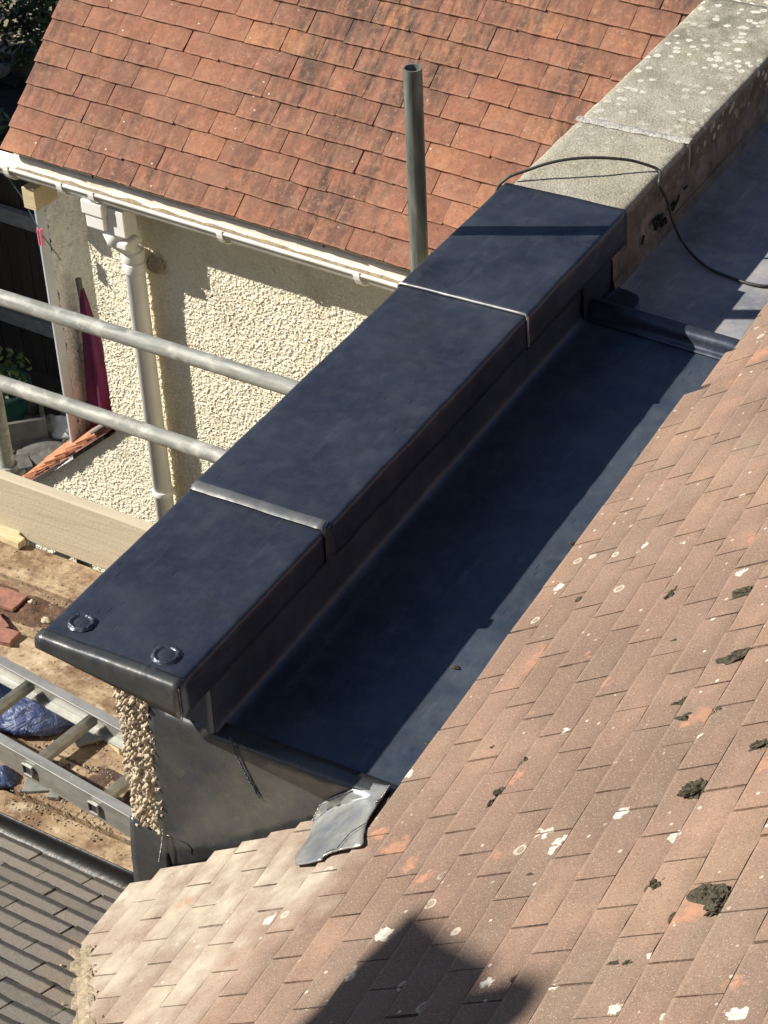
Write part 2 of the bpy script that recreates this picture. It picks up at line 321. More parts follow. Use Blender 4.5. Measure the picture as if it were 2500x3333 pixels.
n = NT('white_plastic')
c = n.ramp(n.noise(7, 5, .6), [(.35, (.60, .57, .48)), (.65, (.76, .74, .67))]); c = n.mix(n.ramp(n.noise(30, 5, .7), [(.55, 0.0), (.75, .6)]), c, (.34, .31, .22))
M['pvc'] = n.done(c, .38, normal=n.bump(n.noise(40, 3), .08, .005))
n = NT('clean_plastic'); M['pvc2'] = n.done(n.ramp(n.noise(7, 4, .6), [(.35, (.82, .805, .755)), (.65, (.88, .87, .83))]), .35)
n = NT('painted_fascia'); c = n.ramp(n.noise(9, 6, .7), [(.4, (.62, .55, .41)), (.65, (.76, .71, .58))]); c = n.mix(n.ramp(n.noise(24, 6, .75, vec=n.mapv(n.pos(), (.6, .6, 2))), [(.54, 0.0), (.68, .7)]), c, (.33, .27, .16))
M['fascia'] = n.done(c, .7, normal=n.bump(n.noise(50, 4), .3, .004))

n = NT('galvanised_steel')
sv = n.mapv(n.obj(), (60, 60, 3)); c = n.ramp(n.noise(1, 5, .65, vec=n.mapv(n.pos(), (9, 60, 60))), [(.3, (.17, .18, .165)), (.55, (.30, .31, .285)), (.75, (.45, .455, .42))])
c = n.mix(n.ramp(n.noise(14, 4, .6), [(.52, 0.0), (.66, .7)]), c, (.52, .515, .47)); c = n.mix(n.ramp(n.noise(6, 4), [(.55, 0.0), (.75, .6)]), c, (.14, .15, .14))
M['steel'] = n.done(c, .62, .12, normal=n.bump(n.noise(70, 4), .15, .004))
n = NT('galvanised_upright')
c = n.ramp(n.noise(1, 5, .65, vec=n.mapv(n.pos(), (60, 60, 7))), [(.3, (.085, .10, .085)), (.55, (.17, .185, .16)), (.75, (.32, .34, .29))])
M['steel2'] = n.done(c, .55, .2, normal=n.bump(n.noise(70, 4), .15, .004))
n = NT('aluminium')
c = n.ramp(n.noise(1, 4, .6, vec=n.mapv(n.pos(), (4, 40, 40))), [(.3, (.29, .295, .28)), (.7, (.43, .435, .41))]); spl = n.ramp(n.noise(60, 5, .7), [(.64, 0.0), (.68, .85)]); c = n.mix(n.math('MULTIPLY', spl, n.ramp(n.noise(7, 2), [(.48, 0.0), (.58, 1.0)])), c, (.70, .67, .57))
c = n.mix(n.ramp(n.noise(18, 4, .7), [(.5, 0.0), (.7, .55)]), c, (.24, .235, .21))
M['alu'] = n.done(c, n.math('MULTIPLY_ADD', spl, .3, .42), .5, normal=n.bump(n.noise(30, 3), .1, .005))

def wood(name, a, b, d, dirt, grain=(3, 55, 55), dcol=(.15, .085, .05)):
    n = NT(name)
    g = n.noise(1, 5, .6, vec=n.mapv(n.pos(), grain, rot=(0, 0, R(2))), dist=.8)
    c = n.ramp(g, [(.25, a), (.5, b), (.75, d)])
    c = n.mix(n.ramp(n.rnd(), [(0, 0.0), (1, .3)]), c, a)
    kn = n.ramp(n.vor(4.2), [(.035, .8), (.06, 0.0)]); c = n.mix(kn, c, (.24, .155, .085))
    if dirt:
        dm = n.ramp(n.noise(5.5, 6, .72), [(.5-.08*dirt, 0.0), (.62, min(1, .55+.3*dirt))]); c = n.mix(dm, c, dcol)
        c = n.mix(n.ramp(n.noise(45, 5, .75), [(.52, 0.0), (.66, .7)]), c, (dcol[0]*.6, dcol[1]*.6, dcol[2]*.6))
        c = n.mix(n.ramp(n.noise(14, 5, .7, vec=n.mapv(n.pos(), loc=(2, 2, 2))), [(.56, 0.0), (.7, .7)]), c, (.62, .53, .38))
    return n.done(c, .85, normal=n.bump(n.math('ADD', g, n.math('MULTIPLY', n.noise(90, 4), .5)), .45, .004), spec=.2)
M['board'] = wood('dirty_board', (.37, .27, .165), (.50, .39, .25), (.58, .47, .32), 1.0)
M['board2'] = wood('muddy_board', (.33, .235, .145), (.43, .33, .205), (.50, .39, .26), 1.6, dcol=(.17, .10, .065))
M['toe'] = wood('clean_board', (.45, .39, .29), (.535, .47, .355), (.59, .53, .415), 0)
M['timber'] = wood('pale_timber', (.50, .40, .24), (.60, .50, .31), (.66, .57, .38), 0)
M['fence'] = wood('dark_fence', (.022, .019, .016), (.036, .031, .026), (.05, .044, .036), 0, grain=(60, 60, 3))
def plain(name, col, rough=.7, var=.25, sc=20, bump=.2, **k):
    n = NT(name); c = n.ramp(n.noise(sc, 5, .65), [(.3, tuple(v*(1-var) for v in col)), (.7, tuple(min(1, v*(1+var)) for v in col))])
    return n.done(c, rough, normal=n.bump(n.noise(sc*3, 4), bump, .005), **k)
M['soil'] = plain('dark_soil', (.028, .024, .02), .95, .5, 9, .8)
M['stone'] = plain('path_stone', (.26, .22, .15), .9, .3, 9, .5)
M['greystone'] = plain('grey_stone', (.10, .098, .09), .85, .4, 14, .4)
M['cablem'] = plain('black_rubber', (.045, .045, .04), .5, .3, 60, .05)
M['marker'] = plain('black_paint', (.008, .008, .008), .6, .3, 60, .05)
M['purple'] = plain('purple_fabric', (.085, .004, .05), .75, .3, 12, .2)
M['greenplastic'] = plain('teal_plastic', (.02, .075, .065), .4, .2, 12, .05)
M['trough'] = plain('grey_trough', (.12, .117, .10), .7, .3, 12, .1)
M['pink'] = plain('pink_plastic', (.75, .24, .34), .4, .1)
M['line'] = plain('blue_cord', (.10, .2, .25), .6, .1)
M['brick'] = plain('brown_brick', (.28, .16, .11), .9, .35, 14, .5)
M['mortar'] = plain('pale_mortar', (.34, .275, .19), .95, .4, 40, 1.0)
M['joint'] = plain('joint_mortar', (.42, .41, .375), .9, .45, 55, 1.0)
M['moss'] = plain('dry_moss', (.085, .074, .048), 1.0, .75, 160, 1.0)
M['dark'] = plain('roof_underlay', (.03, .027, .024), .95, .3)
M['claybit'] = plain('broken_clay', (.29, .135, .10), .85, .3, 25, .4)
M['clayorange'] = plain('orange_clay', (.46, .20, .105), .85, .3, 25, .4)
M['slate'] = plain('grey_slate', (.22, .225, .21), .6, .25, 18, .3)
M['leaf'] = NT('leaf').done((.07, .11, .03), .55)
n = NT('leaf_mixed'); M['leaf'] = n.done(n.ramp(n.noise(9, 2), [(.3, (.035, .07, .018)), (.7, (.10, .15, .04))]), .5)
M['bark'] = plain('bark', (.06, .045, .03), .95, .3)
n = NT('blue_plastic_sack'); c = n.ramp(n.noise(10, 5, .7), [(.35, (.035, .055, .15)), (.6, (.07, .10, .225)), (.8, (.22, .26, .38))])
c = n.mix(n.ramp(n.noise(26, 5, .75), [(.52, 0.0), (.64, .55)]), c, (.34, .38, .50))
M['blue'] = n.done(c, .42, normal=n.bump(n.math('ADD', n.noise(14, 4, .6, dist=1.5), n.math('MULTIPLY', n.vor(20), .6)), .8, .02))
M['wallplain'] = plain('plain_render', (.52, .46, .33), .9, .2, 20, .6)

# ------------------------------------------------------------------ ground and hidden building mass
GZ = -3.8
g = MB(); g.grid(lambda i, j: (-40+i*80/40, -30+j*80/40, GZ+.02*nz(i, j, 3, .7)), 41, 41)
go = g.build('ground', M['soil'], None, True); go['kind'] = 'structure'
pth = MB(); pth.box((-8.9, 8.2, GZ-.05), (-7.35, 10.5, GZ+.03)); po = pth.build('path', M['soil'], None); po['kind'] = 'structure'
random.seed(3)
for i in range(7):
    for j in range(6):
        w = MB(); x = -8.85+i*.21+random.uniform(-.02, .02)+(j % 2)*.1; y = 8.3+j*.33
        pts = [(x+.09*math.cos(a)*random.uniform(.85, 1.15), y+.15*math.sin(a)*random.uniform(.85, 1.1)) for a in [k*math.pi/4 for k in range(8)]]
        hz = GZ+.045+random.uniform(0, .02)
        w.add([(a, b, hz) for a, b in pts]+[(a, b, GZ) for a, b in pts], [tuple(range(8))]+[(k, k+8, (k+1) % 8+8, (k+1) % 8) for k in range(8)])
        w.build('stone', M['stone'], po, bevel=.006)

# house under the brown and grey roofs
hb = MB(); hb.box((-4.6, -4.2, GZ), (3.4, -.02, -1.1)); hb2 = hb.build('house_wall', M['wallplain'], None, origin='b')
tag(hb2, 'rendered house wall standing under the grey and brown tiled roofs', 'wall')

# ------------------------------------------------------------------ tile maker
def tile_mesh(name, w, L, th, seed, camber=.002, rough=.0012):
    rs = np.random.default_rng(seed); nu, nv = 6, 5; v = []; f = []
    for lay in (0, 1):
        for j in range(nv):
            for i in range(nu):
                x = (i/(nu-1)-.5)*w; y = j/(nv-1)*L
                z = (0 if lay == 0 else -th)+camber*(1-(2*x/w)**2)-camber*.6*((1-y/L))**2
                if lay == 0: z += rs.normal()*rough*.5
                if j == 0: y += rs.normal()*rough*1.1
                if i in (0, nu-1): x += rs.normal()*rough*.5
                if j == 0 and i in (0, nu-1): y += abs(rs.normal())*.0025; x *= .992
                if lay == 0 and (j == 0 or i in (0, nu-1)): z -= .0012
                v.append((x, y, z))
    N = nu*nv
    for j in range(nv-1):
        for i in range(nu-1):
            a = j*nu+i; f.append((a, a+1, a+nu+1, a+nu))
    for i in range(nu-1): f.append((i+1, i, N+i, N+i+1))
    for j in range(nv-1):
        a = j*nu; f.append((a, a+nu, N+a+nu, N+a)); b = j*nu+nu-1; f.append((b+nu, b, N+b, N+b+nu))
    f.append((N, N+(nv-1)*nu, N+nv*nu-1, N+nu-1))
    return mesh(name, v, f)
def lay_tiles(parent, mat, O, U, UP, NOR, spec, g, th, L, mname, wbase, lift=.0, limit=300, jit=1.0, seed=1, gapw=.0028):
    """spec: list of (t_center, s_low, width). nearest in view become parts, the rest one 'stuff' mesh"""
    rs = random.Random(seed); meshes = {}
    tilt = math.atan(th/g)*.96
    items = []
    for (t, s, w) in spec:
        wk = round(w/wbase, 2)
        key = (wk, rs.randrange(5))
        if key not in meshes:
            meshes[key] = tile_mesh(mname, w-gapw, L, th, len(meshes)+seed*31); meshes[key].materials.append(mat)
        ang = tilt+rs.gauss(0, .004)*jit; rz = rs.gauss(0, .004)*jit; ry = rs.gauss(0, .006)*jit
        y = (UP*math.cos(ang)-NOR*math.sin(ang)).normalized(); x = (U+NOR*ry+UP*rz).normalized(); z = x.cross(y).normalized(); y = z.cross(x)
        pos = O+U*(t+rs.gauss(0, .0012)*jit)+UP*(s+rs.gauss(0, .0013)*jit)+NOR*(th*1.15+lift+abs(rs.gauss(0, .001))*jit)
        Rm = Matrix((x, y, z)).transposed()
        c = pos+UP*.05
        px, py, d = proj(c); vis = -110 < px < 2610 and -110 < py < 3443
        items.append((not vis, d, key, pos, Rm))
    items.sort(key=lambda a: (a[0], a[1]))
    rest = MB()
    for k, (inv, d, key, pos, Rm) in enumerate(items):
        if k < limit and not inv:
            link('tile', meshes[key], pos, parent, None, Rm.to_euler())
        else:
            me = meshes[key]; rest.add([tuple(pos+Rm @ v.co) for v in me.vertices], [tuple(q.vertices) for q in me.polygons])
    if rest.v:
        o = rest.build('tile_field', mat, parent); o['kind'] = 'stuff'
    return len([i for i in items if not i[0]])

# ------------------------------------------------------------------ brown tiled roof (plane A)
ra = thing('tiled_roof', A_pt(0, 0), 'weathered brown clay tiled roof with white lichen spots, falling to the lead gutter', 'roof')
GA, WA = .0925, .168
spec = []
for k in range(-9, 34):
    s = k*GA
    off = (k % 2)*WA/2+random.uniform(-.008, .008)
    for j in range(-16, 24):
        t = j*WA+off+.03; q = A_pt(t, s+.04)
        if k < 0 and q.y > .145-.075: continue
        if t > 3.3 or t < -2.3: continue
        if A_z(q.x, q.y) < B_z(q.x, q.y)-.035: continue
        if proj(q)[0] > 3300 or proj(q)[1] > 4100: continue
        spec.append((t, s+(min(.078, max(0, q.y-1.60)*.32) if k == 0 else 0), WA))
for k in range(-9, 0):                                    # cut tiles closing each lower course against the lead apron
    s = k*GA; off = (k % 2)*WA/2; full = [t for t, ss, w in spec if ss == s]
    if not full: continue
    edge = max(full)+WA/2; lim = .145-.061-(.0293)*(-s) ; w = lim-edge-.004
    if w > .03: spec.append((edge+w/2, s, round(w, 3)))
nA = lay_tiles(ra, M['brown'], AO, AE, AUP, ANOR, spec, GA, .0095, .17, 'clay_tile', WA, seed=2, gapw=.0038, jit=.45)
dk = MB()
P4 = [A_pt(-2.6, -.80, -.02), A_pt(.07, -.80, -.02), A_pt(.07, .02, -.02), A_pt(1.55, .02, -.02), A_pt(1.56, .115, -.02), A_pt(3.6, .115, -.02), A_pt(3.6, 3.4, -.02), A_pt(-2.6, 3.4, -.02)]; n6 = len(P4)
dk.add(P4+[q+Vector((0, 0, -.05)) for q in P4], [tuple(range(n6)), tuple(range(2*n6-1, n6-1, -1))]+[(i, i+n6, (i+1) % n6+n6, (i+1) % n6) for i in range(n6)])
dk.build('deck', M['dark'], ra)

# ------------------------------------------------------------------ grey tiled roof (plane B)
rb = thing('tiled_roof', BO, 'grey-brown tiled roof of narrow courses below the scaffold boards, meeting the brown roof in a valley', 'roof')
GB, WB = .0705, .158; spec = []
for k in range(0, 44):
    s = k*GB+.022; off = (k % 2)*WB/2+random.uniform(-.006, .006)
    for j in range(-26, 8):
        t = j*WB+off; q = BO+BU*t+BUP*(s+.03)
        if B_z(q.x, q.y) < A_z(q.x, q.y)-.03 and q.x > -.2: continue
        if q.x > -.15 and q.y > -.2: continue
        if proj(q)[0] < -900 or proj(q)[1] > 4300: continue
        spec.append((t, s, WB))
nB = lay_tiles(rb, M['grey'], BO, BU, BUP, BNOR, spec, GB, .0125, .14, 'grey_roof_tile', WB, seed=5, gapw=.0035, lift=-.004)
dk = MB(); Q = [BO+BU*t+BUP*s-BNOR*.02 for t, s in ((-4.2, 0.0), (.2, 0.0), (2.8, 4.6), (-4.2, 4.6))]
dk.add(Q+[q+Vector((0, 0, -.06)) for q in Q], [(0, 1, 2, 3), (7, 6, 5, 4)]+[(i, i+4, (i+1) % 4+4, (i+1) % 4) for i in range(4)]); dk.build('deck', M['dark'], rb)
b = MB()
def egf(i, j):
    a = math.pi*j/10; q_ = BO+BU*(-3.9+4.0*i/20)+BV*(.022+.04*(1-math.cos(a)))+Vector((0, 0, -.045-.05*math.sin(a))); return tuple(q_)
b.grid(egf, 21, 11); b.build('eaves_gutter', plain('black_plastic', (.012, .012, .012), .4, .2), rb, True, solid=.003)
# valley mortar and debris
vm = MB(); rs = random.Random(11)
V0, V1 = Vector((-.236, -.145, 0)), Vector((.12, -.56, 0))
for i in range(170):
    a = rs.random(); q = V0.lerp(V1, a); sd = rs.gauss(0, .016+.006*a); q = q+Vector((.75*sd, .65*sd, 0))
    z = max(A_z(q.x, q.y)+.022, B_z(q.x, q.y)+.02); r = rs.uniform(.0025, .006)
    pts = [Vector((rs.gauss(0, 1), rs.gauss(0, 1), rs.gauss(0, .7))).normalized()*r*rs.uniform(.7, 1.2) for _ in range(6)]
    b = [(r, 0, 0), (0, r, 0), (-r, 0, 0), (0, -r, 0), (0, 0, r*.7), (0, 0, -r)]
    vm.add([(q.x+x+rs.gauss(0, r*.25), q.y+y+rs.gauss(0, r*.25), z+w) for x, y, w in b], [(0, 1, 4), (1, 2, 4), (2, 3, 4), (3, 0, 4), (1, 0, 5), (2, 1, 5), (3, 2, 5), (0, 3, 5)])
def vfn(i, j):
    a = j/30; q = V0.lerp(V1, a); sd = (i/6-.5)*2; q = q+Vector((.75*sd*.034, .65*sd*.034, 0)); e = 1-sd*sd
    return (q.x, q.y, max(A_z(q.x, q.y), B_z(q.x, q.y))+.004+.026*e**.6+.004*nz(q.x, q.y, 0, 60))
vm.grid(vfn, 7, 31)
o = vm.build('valley_mortar', M['mortar'], rb); o['label'] = 'crumbling tan mortar and debris filling the valley'; o['kind'] = 'stuff'

# ------------------------------------------------------------------ parapet wall with lead capping
CW = .345
pw = thing('parapet_wall', (-.165, .15, GZ), 'low parapet wall capped with new dark lead and old concrete copings', 'wall')
c_ = MB(); c_.box((-.29, .165, GZ), (-.047, 4.8, -.088)); c_.build('wall_core', M['wallplain'], pw)
# rough pebbledash on the exposed end of the wall
def cells(U, V, cell, seed):
    rs = np.random.default_rng(seed); K = 4096; jx = rs.random(K); jy = rs.random(K); ja = rs.random(K)
    gu = np.floor(U/cell).astype(int); gv = np.floor(V/cell).astype(int); best = np.full(U.shape, 9.); amp_ = np.zeros(U.shape); sec = np.full(U.shape, 9.)
    for a in (-1, 0, 1):
        for b in (-1, 0, 1):
            h = ((gu+a)*7349+(gv+b)*9151+seed*13) % K
            d = np.hypot((gu+a+jx[h])-U/cell, (gv+b+jy[h])-V/cell)
            nb = d < best; sec = np.where(nb, best, np.minimum(sec, d)); amp_ = np.where(nb, ja[h], amp_); best = np.where(nb, d, best)
    return best, sec, amp_
def relief(U, V, cell, A0, seed, pw_=.9):
    b, s, a = cells(U, V, cell, seed); b2, s2, a2 = cells(U+.4, V+.7, cell*.55, seed+5)
    h = np.clip((s-b)*1.7, 0, 1)**pw_*(.15+1.0*a)+.35*np.clip((s2-b2)*1.8, 0, 1)*a2
    return h*A0
def relief_wall(name, u0, u1, v0, v1, step, fn, cell, A0, seed, mat, parent):
    nu = int((u1-u0)/step)+1; nv = int((v1-v0)/step)+1
    U, V = np.meshgrid(np.linspace(u0, u1, nu), np.linspace(v0, v1, nv)); H = relief(U, V, cell, A0, seed)
    P = fn(U, V, H).reshape(-1, 3); idx = np.arange(nu*nv).reshape(nv, nu)
    F = np.stack([idx[:-1, :-1], idx[:-1, 1:], idx[1:, 1:], idx[1:, :-1]], -1).reshape(-1, 4)
    c = P.mean(0); me = bpy.data.meshes.new(name); P = P-c
    me.vertices.add(len(P)); me.vertices.foreach_set('co', P.ravel()); me.loops.add(F.size); me.loops.foreach_set('vertex_index', F.ravel())
    me.polygons.add(len(F)); me.polygons.foreach_set('loop_start', np.arange(0, F.size, 4)); me.polygons.foreach_set('loop_total', np.full(len(F), 4)); me.update(); me.validate()
    return link(name, me, c, parent, mat)
relief_wall('pebbledash_end', -.284, -.194, -.615, -.03, .0015, lambda U, V, H: np.stack([U-.004*np.sin(V*40), .158-H-.012*np.sqrt(np.clip(1-((U+.235)/.06)**2, 0, 1)), V], -1), .0125, .0155, 4, M['pebble2'], pw)
def side_wob(y, z): return .0036*nz(y, z, 1, 8)+.0018*nz(y, z, 5, 26)
def coping_sheet(name, y0, y1, lift, mat, dropL, dropR, out=0.0):
    r = .011; prof = []
    prof.append((-CW-out, -dropL)); prof.append((-CW-out, -dropL*.5))
    for k in range(5):
        a = math.pi-k*math.pi/8; prof.append((-CW-out+r+r*math.cos(a), lift-r+r*math.sin(a)))
    for k in range(1, 12): prof.append((-CW+(CW)*k/12, lift))
    for k in range(5):
        a = math.pi/2-k*math.pi/8; prof.append((out-r+r*math.cos(a), lift-r+r*math.sin(a)))
    for k in range(1, 6): prof.append((out, lift-r-(dropR-r+lift)*k/5))
    ny = max(4, int((y1-y0)/.025)+1); b = MB()
    def fn(i, j):
        x, z = prof[i]; y = y0+(y1-y0)*j/(ny-1)
        if 2 <= i <= len(prof)-6: z += .0022*nz(x, y, 2, 6)+.0012*nz(x, y, 9, 20)-.0006
        if i > len(prof)-8: x += side_wob(y, z)*(1 if i > len(prof)-5 else .6)
        if i < 3: x += side_wob(y, z+3)
        return (x, y, z)
    b.grid(fn, len(prof), ny); return b.build(name, mat, pw, True, solid=.003, offset=-1)
s1 = coping_sheet('lead_sheet', .010, .585, .0000, M['lead'], .03, .085)
s2 = coping_sheet('lead_sheet', .566, 1.53, .0045, M['lead'], .035, .088, .0035)
s3 = coping_sheet('lead_sheet', 1.503, 2.082, .0085, M['lead'], .035, .090, .0065)
for s_, q in ((s1, 'lead sheet at the open end with two round welded dots'), (s2, 'long middle lead sheet of the capping'), (s3, 'lead sheet lapped against the old concrete')): s_['label'] = q
# front flap closing the end
ff = MB(); nx = 24
pf = [(.030, .0006), (.016, .0012), (.007, -.0005), (.002, -.006), (-.001, -.014), (-.002, -.3), (-.001, -.65), (.001, -1.0)]
def ffn(i, j):
    x = -CW+.001+(CW-.001)*i/(nx-1); bot = -.032-.054*i/(nx-1)
    y, z = pf[j]
    if j >= 5: z = -.014+(bot+.014)*(-z)
    return (x, y+.0015*nz(x, z, 3, 14), z+(.0007*nz(x, y, 2, 6) if j < 2 else 0))
ff.grid(ffn, nx, len(pf)); ff.build('front_flap', M['lead_bright'], s1, True, solid=.003, offset=1)
def bead(name, pts, r, parent, mat, gap=.85, seed=1):
    rs = random.Random(seed); b = MB(); pts = [Vector(q) for q in pts]
    for a, c in zip(pts[:-1], pts[1:]):
        L = (c-a).length; k = max(1, int(L/(r*gap*1.6)))
        for i in range(k):
            q = a.lerp(c, (i+.5)/k); rr = r*rs.uniform(.75, 1.15)
            v = []; 
            for p_ in range(5):
                th = math.pi*p_/4
                for s_ in range(6): v.append((q.x+rr*math.sin(th)*math.cos(s_*math.pi/3), q.y+rr*math.sin(th)*math.sin(s_*math.pi/3), q.z+rr*.8*math.cos(th)))
            f = [(p_*6+s_, p_*6+(s_+1) % 6, (p_+1)*6+(s_+1) % 6, (p_+1)*6+s_) for p_ in range(4) for s_ in range(6)]
            b.add(v, f)
    return b.build(name, mat, parent, True)
for cx, cy, rr in ((-.282, .077, .027), (-.072, .070, .029)):
    d = MB(); rs = random.Random(int(cx*1000)); nr = 40
    rads = [0, .3, .55, .68, .76, .86, .95, 1.04, 1.12]; zz = [.0045, .0043, .0036, .0022, .0052, .0062, .0052, .0025, .0004]
    for j, (ra_, z_) in enumerate(zip(rads, zz)):
        for k in range(nr):
            a = 2*math.pi*k/nr; w = rs.gauss(0, .0009) if 4 <= j <= 7 else 0
            r_ = ra_*rr*(1+.05*nz(math.cos(a), math.sin(a), cx*9, 2))+w*.7
            d.v.append((cx+r_*math.cos(a), cy+r_*math.sin(a)*.93, z_+w))
    for j in range(len(rads)-1):
        for k in range(nr): d.f.append((j*nr+k, j*nr+(k+1) % nr, (j+1)*nr+(k+1) % nr, (j+1)*nr+k)[::-1])
    dd = d.build('welded_dot', M['lead'], s1, True)
    bead('weld_ring', [(cx+rr*.92*math.cos(a), cy+rr*.86*math.sin(a), 
        .0045) for a in [2*math.pi*k/30 for k in range(31)]], .0012, s1, M['lead'], seed=3)
bead('corner_weld', [(.0005, .003, -.006), (.001, .0015, -.085)], .0022, s1, M['weld'], seed=4)
bead('corner_weld', [(-CW-.0005, .003, -.004), (-CW-.0005, .001, -.03)], .0025, s1, M['lead_bright'], seed=4)
# lap welts
def welt(y, z, name, mat, rad, x0=-CW-.005, x1=.006, drop=.09):
    b = MB(); pts = []
    pts.append((x0, y, z-.03)); pts.append((x0, y, z-.006))
    for k in range(15): x = x0+.006+(x1-x0-.012)*k/14; pts.append((x, y+.004*nz(x, 1, y, 5), z+.001*nz(x, y, 3, 20)))
    pts.append((x1, y, z-.006)); pts.append((x1+.001, y, z-.04)); pts.append((x1+.001, y+.004, z-drop))
    b.tube(pts, rad, 8); return b.build(name, mat, pw, True)
welt(1.503, .0085, 'lap_edge', M['lead_patch'], .0032)
# dressed ridge over the first lap
rg = MB()
def rgf(i, j):
    x = -CW-.004+(CW+.008)*i/30; a = j/8; y = .553+.034*a+.003*nz(x, 0, 7, 6); e = math.sin(math.pi*a)**.8; zz = .004+.006*e
    if i in (0, 30): zz -= .02
    return (x, y, zz+.0008*nz(x, y, 4, 30))
rg.grid(rgf, 31, 9); rg.build('lap_ridge', lead('lead_worn', (.20, .205, .20), .34, .55), pw, True)
ds = MB(); ds.grid(lambda i, j: (.0045+.0025*math.sin(math.pi*j/6), .55+.036*j/6, .004-.09*i/8), 9, 7); ds.build('lap_ridge', M['lead_bright'], pw, True)
# concrete copings and joint
def stone(y0, y1, name):
    b = MB(); nx, ny = 22, max(6, int((y1-y0)/.02))
    r = .012; pr = [(-CW+.004, -.086), (-CW+.004, -.03), (-CW+.006, -.008), (-CW+.016, 0)]+[(-CW+.016+(CW-.032)*k/14, 0) for k in range(1, 14)]+[(-.016, 0), (-.007, -.005), (-.002, -.016), (-.002, -.05), (-.002, -.086)]
    def fn(i, j):
        x, z = pr[i]; y = y0+(y1-y0)*j/(ny-1); k = nz(x, y, z, 40)*.0016+nz(x, y, z, 11)*.002
        ex = -.002*(j in (0, ny-1)); return (x+k*(i > 15 or i < 4)*(-.8), y, z+k+ex-.001)
    b.grid(fn, len(pr), ny); n0 = len(pr)
    b.f.append(tuple(range(n0))[::-1]); b.f.append(tuple((ny-1)*n0+k for k in range(n0)))
    return b.build(name, M['concrete'], pw, True)
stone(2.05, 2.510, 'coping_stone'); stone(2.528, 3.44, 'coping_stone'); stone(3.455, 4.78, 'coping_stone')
b = MB(); b.grid(lambda i, j: (-CW+.002+(CW-.003)*i/24, 2.502+.034*j/6+.005*nz(i*.3, j*.2, 1), -.001+.005*math.sin(math.pi*j/6)+.0025*nz(i, j, 4, .6)), 25, 7)
b.build('mortar_joint', M['joint'], pw, True)
b = MB(); b.box((-.3, 2.505, -.085), (-.004, 2.533, -.004)); b.build('mortar_joint', M['joint'], pw)
# rendered face under the old coping with painted strokes
b = MB(); b.grid(lambda i, j: (-.020+.004*nz(i*.4, j*.5, 1)-.016*(j/8)**2, 2.07+2.7*i/90, -.275+.185*j/8), 91, 9); b.build('render_band', M['render'], pw, True)
b = MB()
def fil(i, j):
    y = 2.07+2.7*i/90; a = j/6*math.pi/2; return (-.02+.05*(1-math.sin(a)), y, -.262+.055*(1-math.cos(a))+.003*nz(y, j, 2, 5))
b.grid(fil, 91, 7); b.build('mortar_fillet', M['render'], pw, True)
def stroke(pts, w):
    b = MB(); q = [Vector(onaxis(*z2(*p_), 0, -.0155)) for p_ in pts]
    for a, c in zip(q[:-1], q[1:]):
        d = (c-a).normalized(); nn = Vector((0, -d.z, d.y))*w; e = d*w*.6
        a_, c_ = a-e, c+e
        v = [a_-nn, a_+nn, c_+nn, c_-nn]; b.add([tuple(t) for t in v]+[(t.x-.004, t.y, t.z) for t in v], [(0, 1, 2, 3), (0, 4, 5, 1), (1, 5, 6, 2), (2, 6, 7, 3), (3, 7, 4, 0)])
    return b.build('paint_mark', M['marker'], pw)
stroke([(1125, 1020), (1118, 1055)], .0035); stroke([(1168, 962), (1205, 930)], .006); stroke([(1186, 948), (1180, 988)], .007)
stroke([(1200, 952), (1203, 975), (1217, 945), (1222, 962)], .0045); stroke([(1238, 905), (1252, 880), (1250, 905), (1270, 868)], .005); stroke([(1270, 868), (1278, 845)], .003); stroke([(1300, 815), (1313, 805)], .003)

# ------------------------------------------------------------------ lead gutter
lg = thing('lead_gutter', (.2, 1.0, -.26), 'dark sheet lead box gutter between the parapet wall and the brown tiles', 'gutter')
def fz(y): return -.262+.0125*(y-.168)
prof = [(-.030, -.086, 1), (-.036, -.12, 1), (-.039, -.18, 1)]       # upstand then fillet then floor
b = MB(); sec = []
for z in (-.07, -.10, -.14, -.18): sec.append(('w', z))
fl = [(-.0395, .035), (-.039, .022), (-.036, .011), (-.028, .004), (-.015, .001)]
def gfn(i, j):
    y = .150+(1.925-.150)*j/70
    if i < 4: return (-.037+.004*nz(y, i*.4, 1, 5)+.0015*nz(y, i, 5, 18), y, (-.075, -.11, -.15, -.19)[i])
    if i < 9: x, dz = fl[i-4]; return (x+.002*nz(y, i, 2, 5), y, fz(y)+dz)
    k = (i-9)/22; x = .0+.52*k
    z = fz(y)+.0022*nz(x, y, 3, 4.5)+.0009*nz(x, y, 8, 16)
    if x > .36: z += (x-.36)**2*1.2
    yy = y
    return (x, yy, z)
b.grid(gfn, 32, 71); fs = b.build('floor_sheet', M['lead_floor'], lg, True)
# drip between the two bays
b = MB(); dp = [(1.905, 0.0), (1.918, .0012), (1.926, .008), (1.928, .02), (1.932, .030), (1.940, .036), (1.950, .038), (1.960, .037), (1.969, .031), (1.976, .020), (1.984, .004), (1.996, -.012), (2.01, -.026)]
def dfn(i, j):
    x = -.035+.465*i/26; y, z = dp[j]; y -= .06*(x)*.9+.0 if False else .07*x
    return (x, y+.0006*nz(x, j, 3, 7), fz(1.91)+.0025+z+.0004*nz(x, y, 3, 10))
b.grid(dfn, 27, len(dp)); b.build('drip_roll', M['lead'], lg, True, solid=.003)
UZ = -.249
b = MB()
def ufn(i, j):
    x = -.034+.62*i/24; y = 1.985-.07*x+3.0*j/70
    z = UZ+.0045+.004*(y-1.95)+.0010*nz(x, y, 3, 4)+(.012*max(0, (.02-x)/.05)**2 if y > 2.06 else 0)
    return (x, y, z)
b.grid(ufn, 25, 71); b.build('upper_floor_sheet', M['lead_old'], lg, True, solid=.003)
